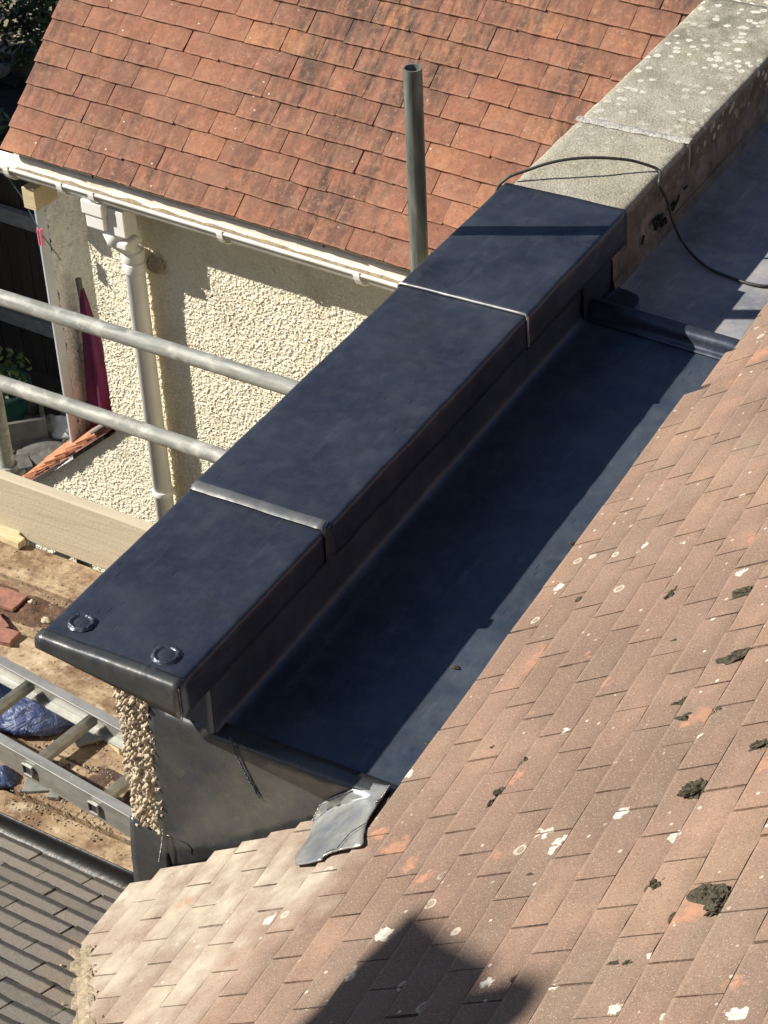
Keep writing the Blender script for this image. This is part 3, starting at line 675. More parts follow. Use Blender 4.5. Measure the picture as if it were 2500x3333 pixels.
b = MB(); cs = [(.0, 1.965), (.075, 1.975), (.088, 2.0), (.085, 2.05), (.06, 2.085), (-.01, 2.09)]
b.grid(lambda i, j: ((-.03+.105*i/8)*(1-.25*(j/8)**3), 2.0+.09*j/8-.02*(i/8)**4*(j/8)-.004, UZ+.0125+.010*max(0, 1-i/2.5)**2+.001*nz(i, j, 3, .7)), 9, 9); b.build('corner_saddle', M['lead'], lg, True, solid=.003)
b = MB(); b.grid(lambda i, j: (-.03+.003*nz(j, i, 2, .3), 1.9+.2*j/10, -.1-.15*i/5), 6, 11); b.build('upstand_lap', M['lead'], lg, True, solid=.003)
# apron on the open end (vertical sheet), bent over the floor edge with a rounded nosing
b = MB(); NXA = 40
def botz(x): return A_z(x, .12)-.03
def apf(i, j):
    x = -.198+.585*i/(NXA-1); top = fz(.15)+.003; bo = min(botz(x), top-.03)
    nose = [(.185, .0022), (.165, .0022), (.150, .0015), (.1448, -.0012), (.143, -.006)]
    if x < -.045: nose = [(.150, .0)]*5; top = -.262+min(.17, (-.045-x)*1.6) if x > -.07 else -.235
    if j < 5: y, z = nose[j]; return (x, y+.001*nz(x, j, 2, 12), top+z)
    k = (j-4)/14; z = top-.006+(bo-top+.006)*k
    return (x-.014*k*(1-i/(NXA-1)) if i < 4 else x, .143+.004*nz(x, z, 3, 7)+.0015*nz(x, z, 6, 20)-.006*k, z)
b.grid(apf, NXA, 19); ap = b.build('apron', M['lead_bright'], lg, True, solid=.003, offset=-1); ap['label'] = 'brighter grey lead apron covering the open gutter end'
# upper left wing of the apron under the capping
b = MB(); b.grid(lambda i, j: (-.205+.17*i/10, .1475+.003*nz(i, j, 2, .5), -.09-.20*j/8), 11, 9); b.build('apron_wing', M['lead'], lg, True, solid=.003)
# lower left corner piece
b = MB()
def lcf(i, j):
    x = -.290+.10*i/8; zt = -.600-.028*i/8; zb = -.835; return (x-.006*(j/8)*(i == 0), .140-.005*math.sin(j/8*3)+.0025*nz(i, j, 2, .5)-.012*j/8, zt+(zb-zt)*j/8)
b.grid(lcf, 9, 9); b.build('corner_piece', M['lead_bright'], lg, True, solid=.003)
yq = .1345
def apx(x, y, yy=yq): return Vector(onaxis(*zk(x, y), 1, yy))
bead('weld_seam', [apx(578, 495), apx(610, 590), apx(660, 690), apx(700, 760), apx(738, 830)], .0025, lg, M['lead'], seed=5)
bead('weld_seam', [apx(218, 1010, .126), apx(210, 1080, .122), apx(195, 1172, .118)], .0024, lg, M['weld'], seed=6)
b = MB(); b.tube([apx(222, 1022), apx(250, 1030), apx(345, 1072), apx(370, 1098), apx(372, 1128)], .0018, 6); b.build('sheet_edge', M['lead_bright'], lg, True)
# patch dressed from the gutter corner down over the tiles
rows = [[(.300, .160, -.2575), (.326, .168, -.2555), (.352, .172, -.253), (.368, .168, -.245)],
        [(.286, .139, -.268), (.315, .139, -.262), (.345, .140, -.256), (.372, .140, -.238)],
        [(.226, .133, -.323), (.275, .131, -.295), (.325, .130, -.268), (.375, .120, -.234)],
        [(.204, .130, -.378), (.255, .126, -.325), (.315, .112, -.275), (.378, .095, -.230)]]
for pts in ([(1010, 1030), (1100, 1030), (1210, 1010), (1320, 950)], [(972, 1090), (1070, 1085), (1180, 1060), (1300, 1020)], [(930, 1150), (1030, 1140), (1100, 1105), (1280, 1085)], [(936, 1188), (1000, 1178), (1072, 1160), (1108, 1106)]):
    rows.append([tuple(A_px(*zk(*q), .027)) for q in pts])
def lofted(i, j):
    tj = j/28*7; j0 = min(int(tj), 6); fj = tj-j0; ti = i/12*3; i0 = min(int(ti), 2); fi = ti-i0
    def col(k): return [Vector(rows[min(max(j0+d, 0), 7)][k]) for d in (-1, 0, 1, 2)]
    def cr_(k): p0, p1, p2, p3 = col(k); return .5*((2*p1)+(p2-p0)*fj+(2*p0-5*p1+4*p2-p3)*fj*fj+(3*p1-p0-3*p2+p3)*fj**3)
    return tuple(cr_(i0).lerp(cr_(i0+1), fi))
b = MB(); b.grid(lofted, 13, 29); cp_ = b.build('corner_patch', M['lead_patch'], lg, True, solid=.003); cp_['label'] = 'pale lead patch dressed over the tile edge'
bead('weld_seam', [Vector(r_) + Vector((0, -.004, .001)) for r_ in ((.296, .142, -.262), (.262, .134, -.292), (.224, .130, -.326), (.205, .127, -.375))], .0021, lg, M['weld'], seed=8)
bead('weld_seam', [Vector(r_) for r_ in ((.366, .168, -.243), (.373, .14, -.233), (.376, .12, -.229), (.374, .095, -.226))], .0024, lg, M['weld'], seed=9)
bead('weld_seam', [A_px(*zk(1310, 960), .033), A_px(*zk(1230, 1010), .033), A_px(*zk(1155, 1095), .033)], .0016, lg, M['lead_bright'], seed=10)

# ------------------------------------------------------------------ neighbouring house
NO = Vector((-3.58, 3.75, -1.371)); NU = Vector((1.8, -.12, 0)).normalized(); NV = Vector((-NU.y, NU.x, 0))
def NP(u, v, z): return NO+NU*u+NV*v+Vector((0, 0, z))
hs = thing('house', NP(1.5, .5, GZ-NO.z), 'neighbouring cream pebbledash house with a red clay tiled roof and white gutter', 'house')
C45 = math.cos(R(45)); RUP = Vector((NV.x*C45, NV.y*C45, C45)); RN = NU.cross(RUP).normalized()
def roofp(u, s, h=0): return NO+NU*u+RUP*s+RN*h
Q = [roofp(u, s, h) for h in (-.03, -.012) for (u, s) in ((.02, .02), (3.05, .02), (3.05, 2.6), (.02, 2.6))]
b = MB(); b.add(Q, [(3, 2, 1, 0), (4, 5, 6, 7), (0, 1, 5, 4), (1, 2, 6, 5), (2, 3, 7, 6), (3, 0, 4, 7)]); rf = b.build('roof', M['dark'], hs)
GR, WR = .0985, .1755; spec = []
for k in range(0, 19):
    s = k*GR; u = 0.0 if True else 0
    first = WR if k % 2 == 0 else WR*1.5
    spec.append((u+first/2, s, round(first, 4))); u += first
    while u < 3.0: spec.append((u+WR/2, s, WR)); u += WR
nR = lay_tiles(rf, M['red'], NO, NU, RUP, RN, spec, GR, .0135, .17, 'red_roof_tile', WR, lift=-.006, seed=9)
# walls
WO = .13
relief_wall('front_wall', .305, 2.2, -2.42, -.13, .0036, lambda U, V, H: np.array(NO)+U[..., None]*np.array(NU)+(WO-H)[..., None]*np.array(NV)+V[..., None]*np.array([0, 0, 1.]), .0108, .0062, 21, M['pebble'], hs)
b = MB()
def nbox(b, u0, u1, v0, v1, z0, z1):
    v = [tuple(NP(u, v_, z)) for z in (z0, z1) for v_ in (v0, v1) for u in (u0, u1)]
    return b.add(v, [(0, 2, 3, 1), (4, 5, 7, 6), (0, 1, 5, 4), (2, 6, 7, 3), (0, 4, 6, 2), (1, 3, 7, 5)])
nbox(b, .312, 3.05, WO+.002, 2.2, -2.425, -.115); b.build('house_body', M['pebble'], hs)
relief_wall('lean_to_wall', -.34, .306, -2.42, -1.30, .0045, lambda U, V, H: np.array(NO)+U[..., None]*np.array(NU)+(WO+.004-H)[..., None]*np.array(NV)+np.minimum(V, -1.372-.86*(.33-U)-.03)[..., None]*np.array([0, 0, 1.]), .0108, .0062, 22, M['pebble'], hs)
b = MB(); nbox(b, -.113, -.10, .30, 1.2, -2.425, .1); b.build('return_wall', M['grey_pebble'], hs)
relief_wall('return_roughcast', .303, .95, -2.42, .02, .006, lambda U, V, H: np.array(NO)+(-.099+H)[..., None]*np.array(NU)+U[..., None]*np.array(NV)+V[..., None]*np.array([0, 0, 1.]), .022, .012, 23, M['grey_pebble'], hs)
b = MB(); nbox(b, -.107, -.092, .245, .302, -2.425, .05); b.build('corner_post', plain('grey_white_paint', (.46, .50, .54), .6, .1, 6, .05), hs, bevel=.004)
b = MB(); nbox(b, .03, 3.05, .045, .065, -.125, -.028); b.build('fascia', M['fascia'], hs, bevel=.002)
b = MB(); nbox(b, .02, .045, .05, 2.0, -.14, -.03); b.build('barge_end', M['fascia'], hs)
b = MB(); nbox(b, .05, 3.05, .066, .14, -.135, -.12); b.build('soffit', M['fascia'], hs)
b = MB(); nbox(b, .105, .175, -.02, .12, -.245, -.145); b.build('rafter_end', M['timber'], hs, bevel=.003)
for u in (.46, 1.62):
    b = MB(); nbox(b, u-.0025, u+.0025, .041, .05, -.122, -.03); b.build('fascia_joint', M['dark'], hs)
# half round gutter
gu = MB(); gr = .052; gc = (-.010, -.045)
def guf(i, j):
    u = -.35+3.4*i/60; a = math.pi*(j/12); 
    if j == 0: return tuple(NP(u, gc[0]+gr+.001, gc[1]+.004))
    return tuple(NP(u, gc[0]+gr*math.copysign(abs(math.cos(a))**.75, math.cos(a)), gc[1]-gr*math.sin(a)**.8+.0008*nz(u, j, 2, 3)))
gu.grid(guf, 61, 13)
gt = gu.build('gutter', M['pvc'], hs, True, solid=.003)
b = MB(); b.tube([NP(-.35+3.4*k/30, gc[0]-gr-.003, gc[1]+.002) for k in range(31)], .0095, 10); b.build('gutter_lip', M['pvc'], gt, True)
for u in (.085, .375, .545, 1.2, 1.85, 2.6):
    b = MB(); w = .014
    def bkf(i, j): a = -.35+(math.pi+.6)*(j/14); return tuple(NP(u-w+2*w*i, gc[0]-(gr+.007)*math.cos(a)*-1 if False else gc[0]+(gr+.0125)*math.cos(a), gc[1]-(gr+.0125)*math.sin(a)))
    b.grid(bkf, 2, 15); b.build('gutter_bracket', M['pvc2'], gt, False, solid=.005)
rs = random.Random(4); b = MB()                                        # silt lying in the gutter
b.grid(lambda i, j: tuple(NP(.06+2.6*i/90, gc[0]-.034+.068*j/5, gc[1]-.036+.010*nz(i*.35, j*.6, 2)+.012*abs(nz(i*.12, j, 5)))), 91, 6); b.build('gutter_silt', M['mortar'], gt, True)
# running outlet, offset and downpipe
ol = MB(); nbox(ol, .472, .585, -.064, .03, -.15, -.085); nbox(ol, .482, .58, -.056, .026, -.215, -.15); nbox(ol, .581, .672, -.035, .045, -.235, -.11); ol.build('gutter_outlet', M['pvc2'], hs, bevel=.006)
dn = MB(); pc = (.605, WO-.062)
dn.tube([NP(.575, -.005, -.23), NP(.58, .0, -.265), NP(.597, .04, -.315), NP(pc[0], pc[1], -.36), NP(pc[0], pc[1], -2.42)], .043, 20); dpz = dn.build('downpipe', M['pvc2'], hs, True)
for z, h, r_ in ((-.40, .05, .051), (-.455, .05, .0495), (-1.62, .03, .049)):
    b = MB(); b.tube([NP(pc[0], pc[1], z), NP(pc[0], pc[1], z+.006), NP(pc[0], pc[1], z+h-.006), NP(pc[0], pc[1], z+h)], [r_*.95, r_, r_, r_*.95], 20); b.build('pipe_collar', M['pvc2'], dpz, True)
b = MB(); nbox(b, .552, .665, -.03, .06, -.30, -.262); b.build('pipe_socket', M['pvc2'], dpz, bevel=.01)
b = MB(); rs = random.Random(8)                                      # mortar blob beside the collar
b.grid(lambda i, j: tuple(NP(.69+.035*math.sin(j/8*math.pi)*math.cos(i/8*2*math.pi)+.01*nz(i, j, 2, .8), WO-.02-.02*math.sin(j/8*math.pi)*abs(math.sin(i/8*math.pi)), -.42-.045*math.cos(j/8*math.pi))), 9, 9); b.build('mortar_blob', M['mortar'], hs, True)

# lean-to roof against the corner
lt = thing('lean_to_roof', NP(0, .2, -1.7), 'small orange tiled lean-to roof with a stepped verge and metal flashing', 'roof')
lup = (NU*.757+Vector((0, 0, 1))*.653).normalized(); lnor = lup.cross(NV).normalized(); lnor = lnor if lnor.z > 0 else -lnor
lO = NP(-.36, WO-.028, -1.372-.86*.69)
me = {}
for k in range(9):
    for j in range(4):
        b = MB(); t0 = j*.166+(0 if k % 2 else .06)-(.06 if not k % 2 and j == 0 else 0); t1 = t0+.163 if not (k % 2 == 0 and j == 0) else .057
        s0 = k*.1; h = .012
        V8 = []
        for hh in (0, .014):
            for (t, s) in ((t0, s0), (t1, s0), (t1, s0+.18), (t0, s0+.18)):
                V8.append(tuple(lO+NV*(t+rng.normal()*.002)+lup*s+lnor*(h+hh+.012-(s-s0)*.1+rng.normal()*.0008)))
        b.add(V8, [(3, 2, 1, 0), (4, 5, 6, 7), (0, 1, 5, 4), (1, 2, 6, 5), (2, 3, 7, 6), (3, 0, 4, 7)])
        b.build('tile', M['clayorange'] if (j < 2) else M['red'], lt)
b = MB()
for k in range(8):
    v = []
    for hh in (-.012, .0):
        for (t, s) in ((-.006, k*.1+.03), (.2, k*.1+.03), (.2, k*.1+.16), (-.006, k*.1+.16)): v.append(tuple(lO+NV*(t+rng.normal()*.004)+lup*s+lnor*(hh+.01)))
    b = MB(); b.add(v, [(3, 2, 1, 0), (4, 5, 6, 7), (0, 1, 5, 4), (1, 2, 6, 5), (2, 3, 7, 6), (3, 0, 4, 7)]); b.build('under_tile', M['claybit'], lt)
b = MB(); v = []
for hh in (.03, .045):
    for (t, s) in ((-.02, .76), (.10, .74), (.10, .92), (-.02, .94)): v.append(tuple(lO+NV*t+lup*s+lnor*hh))
b.add(v, [(3, 2, 1, 0), (4, 5, 6, 7), (0, 1, 5, 4), (1, 2, 6, 5), (2, 3, 7, 6), (3, 0, 4, 7)]); b.build('flashing', M['slate'], lt, bevel=.004)
b = MB(); nbox(b, -.36, .3, WO+.14, .85, -2.425, -2.02); b.build('side_wall', M['grey_pebble'], lt)

# ------------------------------------------------------------------ scaffold
SY = Vector((.9994, -.035, 0)); SN = Vector((.035, .9994, 0)); PZ = -1.33
def scp(x, y, z): # scaffold frame: x along, y across measured at x=-1.4
    q = Vector((-1.4, 0, 0))+SY*(x+1.4)+SN*y; return Vector((q.x, q.y, z))
def rail(p0, p1, label, name='scaffold_tube', group='galvanised scaffold guard rails'):
    b = MB(); k = 14; b.tube([Vector(p0).lerp(Vector(p1), i/k) for i in range(k+1)], .0241, 18); o = b.build(name, M['steel'], None, True); tag(o, label, 'scaffold tube'); return o
pn = (SN.x, SN.y, 0); RPL = scp(-1.4, 1.575, 0).dot(Vector(pn))
def railfit(a, bq):
    A_ = Vector(onplane(*a, pn, RPL)); B_ = Vector(onplane(*bq, pn, RPL)); d = (B_-A_); d.z = 0; d.normalize(); z = (A_.z+B_.z)/2
    A_.z = B_.z = z; return A_-d*2.2, A_+d*((-.42-A_.x)/d.x)
rail(*railfit((0, 962), (955, 1271)), 'upper galvanised scaffold guard rail running in front of the cream wall')
rail(*railfit((0, 1243), (728, 1492)), 'lower galvanised scaffold guard rail running above the toe board')
def upright(x, y, z1, label, mat):
    o = thing('scaffold_standard', (x, y, GZ), label, 'scaffold tube')
    ro, ri, n_ = .0241, .0201, 24; b = MB()
    zs = [GZ]+[GZ+(z1-GZ)*k/12 for k in range(1, 13)]
    for z in zs:
        for k in range(n_): b.v.append((x+ro*math.cos(2*math.pi*k/n_), y+ro*math.sin(2*math.pi*k/n_), z))
    m_ = len(zs)
    for z in (z1, z1-.3):
        for k in range(n_): b.v.append((x+ri*math.cos(2*math.pi*k/n_), y+ri*math.sin(2*math.pi*k/n_), z))
    for i in range(m_-1):
        for k in range(n_): b.f.append((i*n_+k, i*n_+(k+1) % n_, (i+1)*n_+(k+1) % n_, (i+1)*n_+k))
    for i in (m_-1, m_):
        for k in range(n_): b.f.append((i*n_+k, i*n_+(k+1) % n_, (i+1)*n_+(k+1) % n_, (i+1)*n_+k))
    tb = b.build('tube', mat, o, True); tb.data.set_sharp_from_angle(angle=R(40))
    b = MB(); b.box((x-.075, y-.075, GZ), (x+.075, y+.075, GZ+.008)); b.build('base_plate', M['steel'], o)
    return o
upright(-.43, 1.752, .462, 'tall upright scaffold standard with an open top beside the lead capping', M['steel2'])
q = onplane(12, 1450, pn, RPL+.055); ls = upright(q[0], q[1], -.2, 'upright scaffold standard with a clamp at the toe board', M['steel'])
cz = onplane(25, 1535, pn, RPL+.055)[2]; b = MB()
b.tube([(q[0], q[1], cz-.035), (q[0], q[1], cz+.03)], .034, 14); b.box((q[0]-.03, q[1]-.062, cz-.03), (q[0]+.032, q[1]-.02, cz+.025)); b.tube([(q[0]+.02, q[1]-.07, cz), (q[0]+.02, q[1]-.03, cz)], .009, 8); b.tube([(q[0]+.036, q[1]-.03, cz-.002), (q[0]+.036, q[1]+.03, cz-.002)], .011, 8)
b.build('coupler', M['steel'], ls, bevel=.004)
def plank(x0, x1, y0, y1, z0, z1, name, mat, label, cat, group=None, parent=None):
    b = MB(); nx = 30; sec_ = [(y0, z0), (y1, z0), (y1, z1), (y0, z1)]; sd_ = random.uniform(0, 50)
    for i in range(nx+1):
        x = x0+(x1-x0)*i/nx
        for (y, z) in sec_: b.v.append(tuple(scp(x, y+.0025*nz(x, sd_, 1, 2.5), z+.003*nz(x, sd_, 4, 1.5))))
    for i in range(nx):
        for k in range(4): b.f.append((i*4+k, (i+1)*4+k, (i+1)*4+(k+1) % 4, i*4+(k+1) % 4))
    b.f.append((3, 2, 1, 0)); b.f.append(tuple(nx*4+k for k in range(4)))
    b.f = [f[::-1] for f in b.f]
    o = b.build(name, mat, parent, bevel=.004); tag(o, label, cat, group); return o
plank(-3.6, -.30, 1.548, 1.586, PZ+.002, PZ+.226, 'toe_board', M['toe'], 'pale clean timber toe board standing on edge along the scaffold platform', 'board')
labs = ['scaffold board lying against the foot of the toe board', 'muddy scaffold board with a heap of brown dirt on it, second from the toe board', 'scaffold board carrying broken red tiles', 'scaffold board lying under the ladder stile farther from the grey roof', 'scaffold board under the ladder rungs and blue sack', 'outermost scaffold board beside the grey tiled roof']
ys = [1.545, 1.382, 1.19, 1.0, .825, .655, .492]
for i in range(6):
    plank(-3.5+.1*random.random(), -.305, ys[i+1]+.006, ys[i]-.004, PZ-.038+(-.006 if i % 2 else 0), PZ+(-.006 if i % 2 else 0), 'scaffold_board', M['board2'] if i in (1, 3, 4) else M['board'], labs[i], 'board', 'scaffold boards of the platform')
for i, x in enumerate((-2.9, -1.75, -.55)):
    a = scp(x, .45, PZ-.066); c = scp(x, 1.66, PZ-.066); b = MB(); b.tube([a, c], .0241, 12); o = b.build('scaffold_transom', M['steel'], None, True); tag(o, 'scaffold transom tube carrying the platform boards from below', 'scaffold tube', 'transoms under the platform')
    for j, c2 in enumerate((scp(x+.06, .52, 0), scp(x+.06, 1.64, 0))):
        if i == 2 and j == 1: continue
        b = MB(); b.tube([(c2.x, c2.y, GZ), (c2.x, c2.y, PZ-.045)], .0241, 12); o = b.build('scaffold_post', M['steel2'], None, True); tag(o, 'short scaffold post standing under the platform boards', 'scaffold tube', 'posts under the platform')

# ------------------------------------------------------------------ ladder
LZ = -1.135
fa, fb = Vector(onz(*ll(0, 250), LZ)), Vector(onz(*ll(1090, 850), LZ)); na, nb_ = Vector(onz(*ll(0, 990), LZ)), Vector(onz(*ll(1240, 1690), LZ))
ld = thing('ladder', ((fa+nb_)/2).to_tuple()[:2]+(PZ,), 'aluminium ladder with square rungs lying flat on the scaffold boards', 'ladder')
ldir = ((fb-fa)+(nb_-na)).normalized(); lper = Vector((-ldir.y, ldir.x, 0))
def lstile(p0, name):
    b = MB(); a0 = p0-ldir*1.5; x_end = -.30; L = (x_end-a0.x)/ldir.x
    sec_ = [(-.015, 0), (.015, 0), (.015, -.006), (-.009, -.006), (-.009, -.072), (.015, -.072), (.015, -.078), (-.015, -.078)]
    return a0, L, sec_
def build_stile(p0, flip):
    a0, L, sec_ = lstile(p0, ''); b = MB()
    for s in (0, L):
        for (y, z) in sec_: b.v.append(tuple(a0+ldir*s+lper*(y*flip)+Vector((0, 0, z))))
    k = len(sec_)
    b.f += [(i, (i+1) % k, (i+1) % k+k, i+k) for i in range(k)]; b.f += [tuple(range(k))[::-1], tuple(range(k, 2*k))]
    if flip > 0: b.f = [f[::-1] for f in b.f]
    return b.build('stile', M['alu'], ld, bevel=.0015)
stf = build_stile(fa+lper*-.006, -1); stn = build_stile(na+lper*.006, 1)
r0 = Vector(onz(*ll(255, 490), LZ-.03)); cen = (na+fa)/2
base = (r0-na).dot(ldir)
wd = (fa-na).dot(lper)
for k in range(-5, 6):
    s = base+.2425*k; a = na+ldir*s+lper*.0; c = na+ldir*s+lper*wd
    if c.x > -.31 or a.x < -2.9: continue
    b = MB(); h = .0145
    for q_ in (a+lper*.002, c-lper*.002):
        for (x, z) in ((-h, -h*1.0), (-h*.5, h), (h*.5, h), (h, h*.2), (h, -h)): b.v.append(tuple(q_+ldir*x+Vector((0, 0, z-.034))))
    b.f = [(i, (i+1) % 5, (i+1) % 5+5, i+5) for i in range(5)]; b.f += [(4, 3, 2, 1, 0), (5, 6, 7, 8, 9)]
    rgo = b.build('rung', M['alu'], ld, bevel=.002)
    for j in range(4):                                                  # grip ribs
        b = MB(); b.tube([a+lper*.004+ldir*(-.006+.004*j)+Vector((0, 0, -.0185)), c-lper*.004+ldir*(-.006+.004*j)+Vector((0, 0, -.0185))], .0012, 5); b.build('grip_rib', M['alu'], rgo)
    e = na+ldir*s-lper*.0135+Vector((0, 0, -.036)); b = MB()            # square rung end on the outer face
    ro, ri = .0185, .0145
    for w, yy in ((ro, 0), (ro, -.006), (ri, -.006), (ri, .012)):
        for (x, z) in ((-1, -1), (1, -1), (1, 1), (-1, 1)): b.v.append(tuple(e+ldir*x*w+lper*yy+Vector((0, 0, z*w))))
    for r_ in range(3):
        for i in range(4): b.f.append((r_*4+i, r_*4+(i+1) % 4, (r_+1)*4+(i+1) % 4, (r_+1)*4+i))
    b.build('rung_end', M['alu'], stn, bevel=.002)
    b = MB(); pl_ = [tuple(e+ldir*x*ri+lper*(-.001)+Vector((0, 0, z*ri))) for (x, z) in ((-1, -1), (1, -1), (1, 1), (-1, 1))]; b.add(pl_, [(0, 1, 2, 3)]); b.build('rung_shade_plate', M['dark'], stn)  # dark plate stands in for the shade inside the hollow rung
for s in (.25, 2.35):                                                   # packers carrying the ladder
    for p0 in (na, fa):
        q_ = p0-ldir*1.5+ldir*s; b = MB(); T = Matrix.Translation(q_) @ Matrix.Rotation(math.atan2(ldir.y, ldir.x), 4, 'Z')
        b.box((-.05, -.03, PZ-LZ+.001), (.05, .03, -.079), T); b.build('foot', M['alu'], ld, bevel=.006)

# ------------------------------------------------------------------ things on the platform
def lump(name, c, rad, mat, label, cat, group=None, seed=0, amp_=.35, fr=1.6, parent=None, flat=.25, nu=26, nv=14):
    b = MB(); c = Vector(c)
    for j in range(nv):
        th = math.pi*j/(nv-1)
        for i in range(nu):
            ph = 2*math.pi*i/nu; d = Vector((math.sin(th)*math.cos(ph), math.sin(th)*math.sin(ph), math.cos(th)))
            k = 1+amp_*mn.noise(d*fr+Vector((seed*3.1, seed, 0)))+amp_*.45*mn.noise(d*fr*2.7+Vector((seed, 5, seed)))
            z = d.z*rad[2]*k
            if z < 0: z *= flat
            b.v.append((c.x+d.x*rad[0]*k, c.y+d.y*rad[1]*k, c.z+z))
    for j in range(nv-1):
        for i in range(nu): b.f.append((j*nu+i, j*nu+(i+1) % nu, (j+1)*nu+(i+1) % nu, (j+1)*nu+i)[::-1])
    o = b.build(name, mat, parent, True, origin='b')
    if label: tag(o, label, cat, group)
    return o
dh = MB(); rs = random.Random(77)
def dhf(i, j):
    x = -1.95+.62*i/40; y = 1.225+.13*j/16; e = max(0, 1-((i/20-1)**2+(j/8-1)**2)); k_ = max(0, e**.7*(.55+1.1*nz(x, y, 3, 14)+.5*nz(x, y, 5, 45)))
    q_ = scp(x, y, 0); return (q_.x, q_.y, PZ-.008+.017*k_)
dh.grid(dhf, 41, 17); o = dh.build('dirt_heap', plain('brown_dirt', (.12, .068, .042), .95, .5, 60, 1.0), None, True); tag(o, 'low heap of dark brown dirt spread on a scaffold board', 'dirt')
dh = MB()
def dhg(i, j):
    x = -1.22+.5*i/40; y = .66+.2*j/16; e = max(0, 1-((i/20-1)**2+(j/8-1)**2)); k_ = max(0, e**.7*(.45+1.2*nz(x, y, 8, 11)+.6*nz(x, y, 5, 45)))
    q_ = scp(x, y, 0); return (q_.x, q_.y, PZ-.008+.014*k_)
dh.grid(dhg, 41, 17); o = dh.build('dirt_heap', plain('dark_dirt', (.10, .066, .048), .95, .5, 60, 1.0), None, True); tag(o, 'thin spread of dark dirt under the ladder', 'dirt')
# crumpled blue sack under the ladder
b = MB(); s0, s1_ = Vector((-1.50, .80, 0)), Vector((-1.13, .955, 0))
def sackf(i, j):
    a = i/36; q_ = Vector((-1.62, .86, 0)).lerp(Vector((-1.14, .93, 0)), a); e = (1-abs(2*a-1)**4)**.5; th = math.pi*j/14
    w = (.115-.02*a)*e*(1+.25*nz(a*4, j*.3, 2)); h = .062*e*(1+.35*nz(a*5, j*.5, 7))
    if th > 3.1 or th < .05: h = 0
    fold = .010*nz(a*9, j*1.1, 3)+.006*nz(a*22, j*2, 8)
    return (q_.x+.03*nz(a*3, j*.2, 5), q_.y+math.cos(th)*w+fold, PZ+.004+max(0, math.sin(th)*h+fold*.7))
b.grid(sackf, 37, 15); o = b.build('plastic_sack', M['blue'], None, True, solid=.002, origin='b'); tag(o, 'crumpled blue plastic sack lying under the ladder rungs', 'sack')
lump('plastic_sack', onz(*ll(10, 1330), PZ), (.05, .035, .03), M['blue'], 'small scrap of blue plastic sack beside the outer ladder stile', 'sack', seed=4)
def chunk(name, c, size, rotz, mat, label, cat, group=None, tilt=0, bev=.0025, z=PZ):
    b = MB(); T = Matrix.Translation(Vector((c[0], c[1], z+.001))) @ Matrix.Rotation(rotz, 4, 'Z') @ Matrix.Rotation(tilt, 4, 'Y')
    sx_, sy_, sz_ = size; nx, ny = 5, 4; rs_ = random.Random(int(c[0]*9999)); v = []
    for k in (0, 1):
        for j in range(ny):
            for i in range(nx):
                ex = rs_.gauss(0, .02)*(i in (0, nx-1)); ey = rs_.gauss(0, .025)*(j in (0, ny-1))
                v.append(tuple(T @ Vector(((i/(nx-1)-.5+ex)*sx_, (j/(ny-1)-.5+ey)*sy_, k*sz_*(1+rs_.gauss(0, .06))))))
    N = nx*ny; f = []
    for j in range(ny-1):
        for i in range(nx-1): a = j*nx+i; f += [(N+a, N+a+1, N+a+nx+1, N+a+nx), (a+nx, a+nx+1, a+1, a)]
    for i in range(nx-1): f += [(i, i+1, N+i+1, N+i), (N-nx+i+1, N-nx+i, 2*N-nx+i, 2*N-nx+i+1)]
    for j in range(ny-1): f += [(j*nx+nx, j*nx, N+j*nx, N+j*nx+nx), (j*nx+nx-1, j*nx+2*nx-1, N+j*nx+2*nx-1, N+j*nx+nx-1)]
    b.add(v, f); o = b.build(name, mat, None, bevel=bev, origin='b'); tag(o, label, cat, group); return o
P_ = lambda x, y, z=PZ: onz(*z5(x, y), z)
chunk('broken_tile', P_(14, 335), (.135, .075, .014), .05, M['claybit'], 'broken red clay tile with a nail hole lying on the boards', 'tile')
chunk('broken_tile', P_(-28, 445), (.10, .065, .014), -.5, M['claybit'], 'red tile fragment partly under another fragment beside the parapet end', 'tile')
chunk('broken_tile', P_(5, 500), (.10, .06, .018), .1, M['claybit'], 'square pinkish tile fragment standing proud beside the lead capping corner', 'tile')
chunk('timber_offcut', P_(35, 80), (.13, .035, .03), -.12, M['timber'], 'pale wedge-shaped timber offcut at the foot of the toe board', 'timber', bev=.004)
chunk('timber_offcut', P_(-10, 60), (.16, .05, .03), .25, M['timber'], 'short timber offcut with its end under the toe board shadow', 'timber', bev=.004)
chunk('timber_offcut', onz(*ll(1000, 1000), PZ), (.14, .028, .03), -.42, M['timber'], 'pale timber offcut lying beneath the ladder near the pebbledash end', 'timber', bev=.004)
chunk('slate_piece', onz(*ll(345, 1410), PZ), (.075, .05, .008), .5, M['slate'], 'thin rounded grey slate piece beside the outer ladder stile', 'slate', bev=.002)
chunk('slate_piece', onz(*ll(490, 1510), PZ), (.034, .022, .012), .3, M['slate'], 'small square grey slate chip lying in the dirt', 'slate', bev=.002)
chunk('slate_piece', onz(*ll(790, 985), PZ), (.075, .05, .012), .9, M['slate'], 'grey slate piece lying beneath a ladder rung', 'slate', bev=.003)
lump('mortar_lump', P_(138, 350), (.013, .011, .012), M['pebble2'], 'small pale mortar lump beside the broken tile', 'lump', seed=2)
lump('mortar_lump', P_(200, 425), (.018, .012, .01), M['pebble2'], 'small pale mortar lump at the edge of the lead capping', 'lump', seed=5)
rs = random.Random(21); cr = MB()
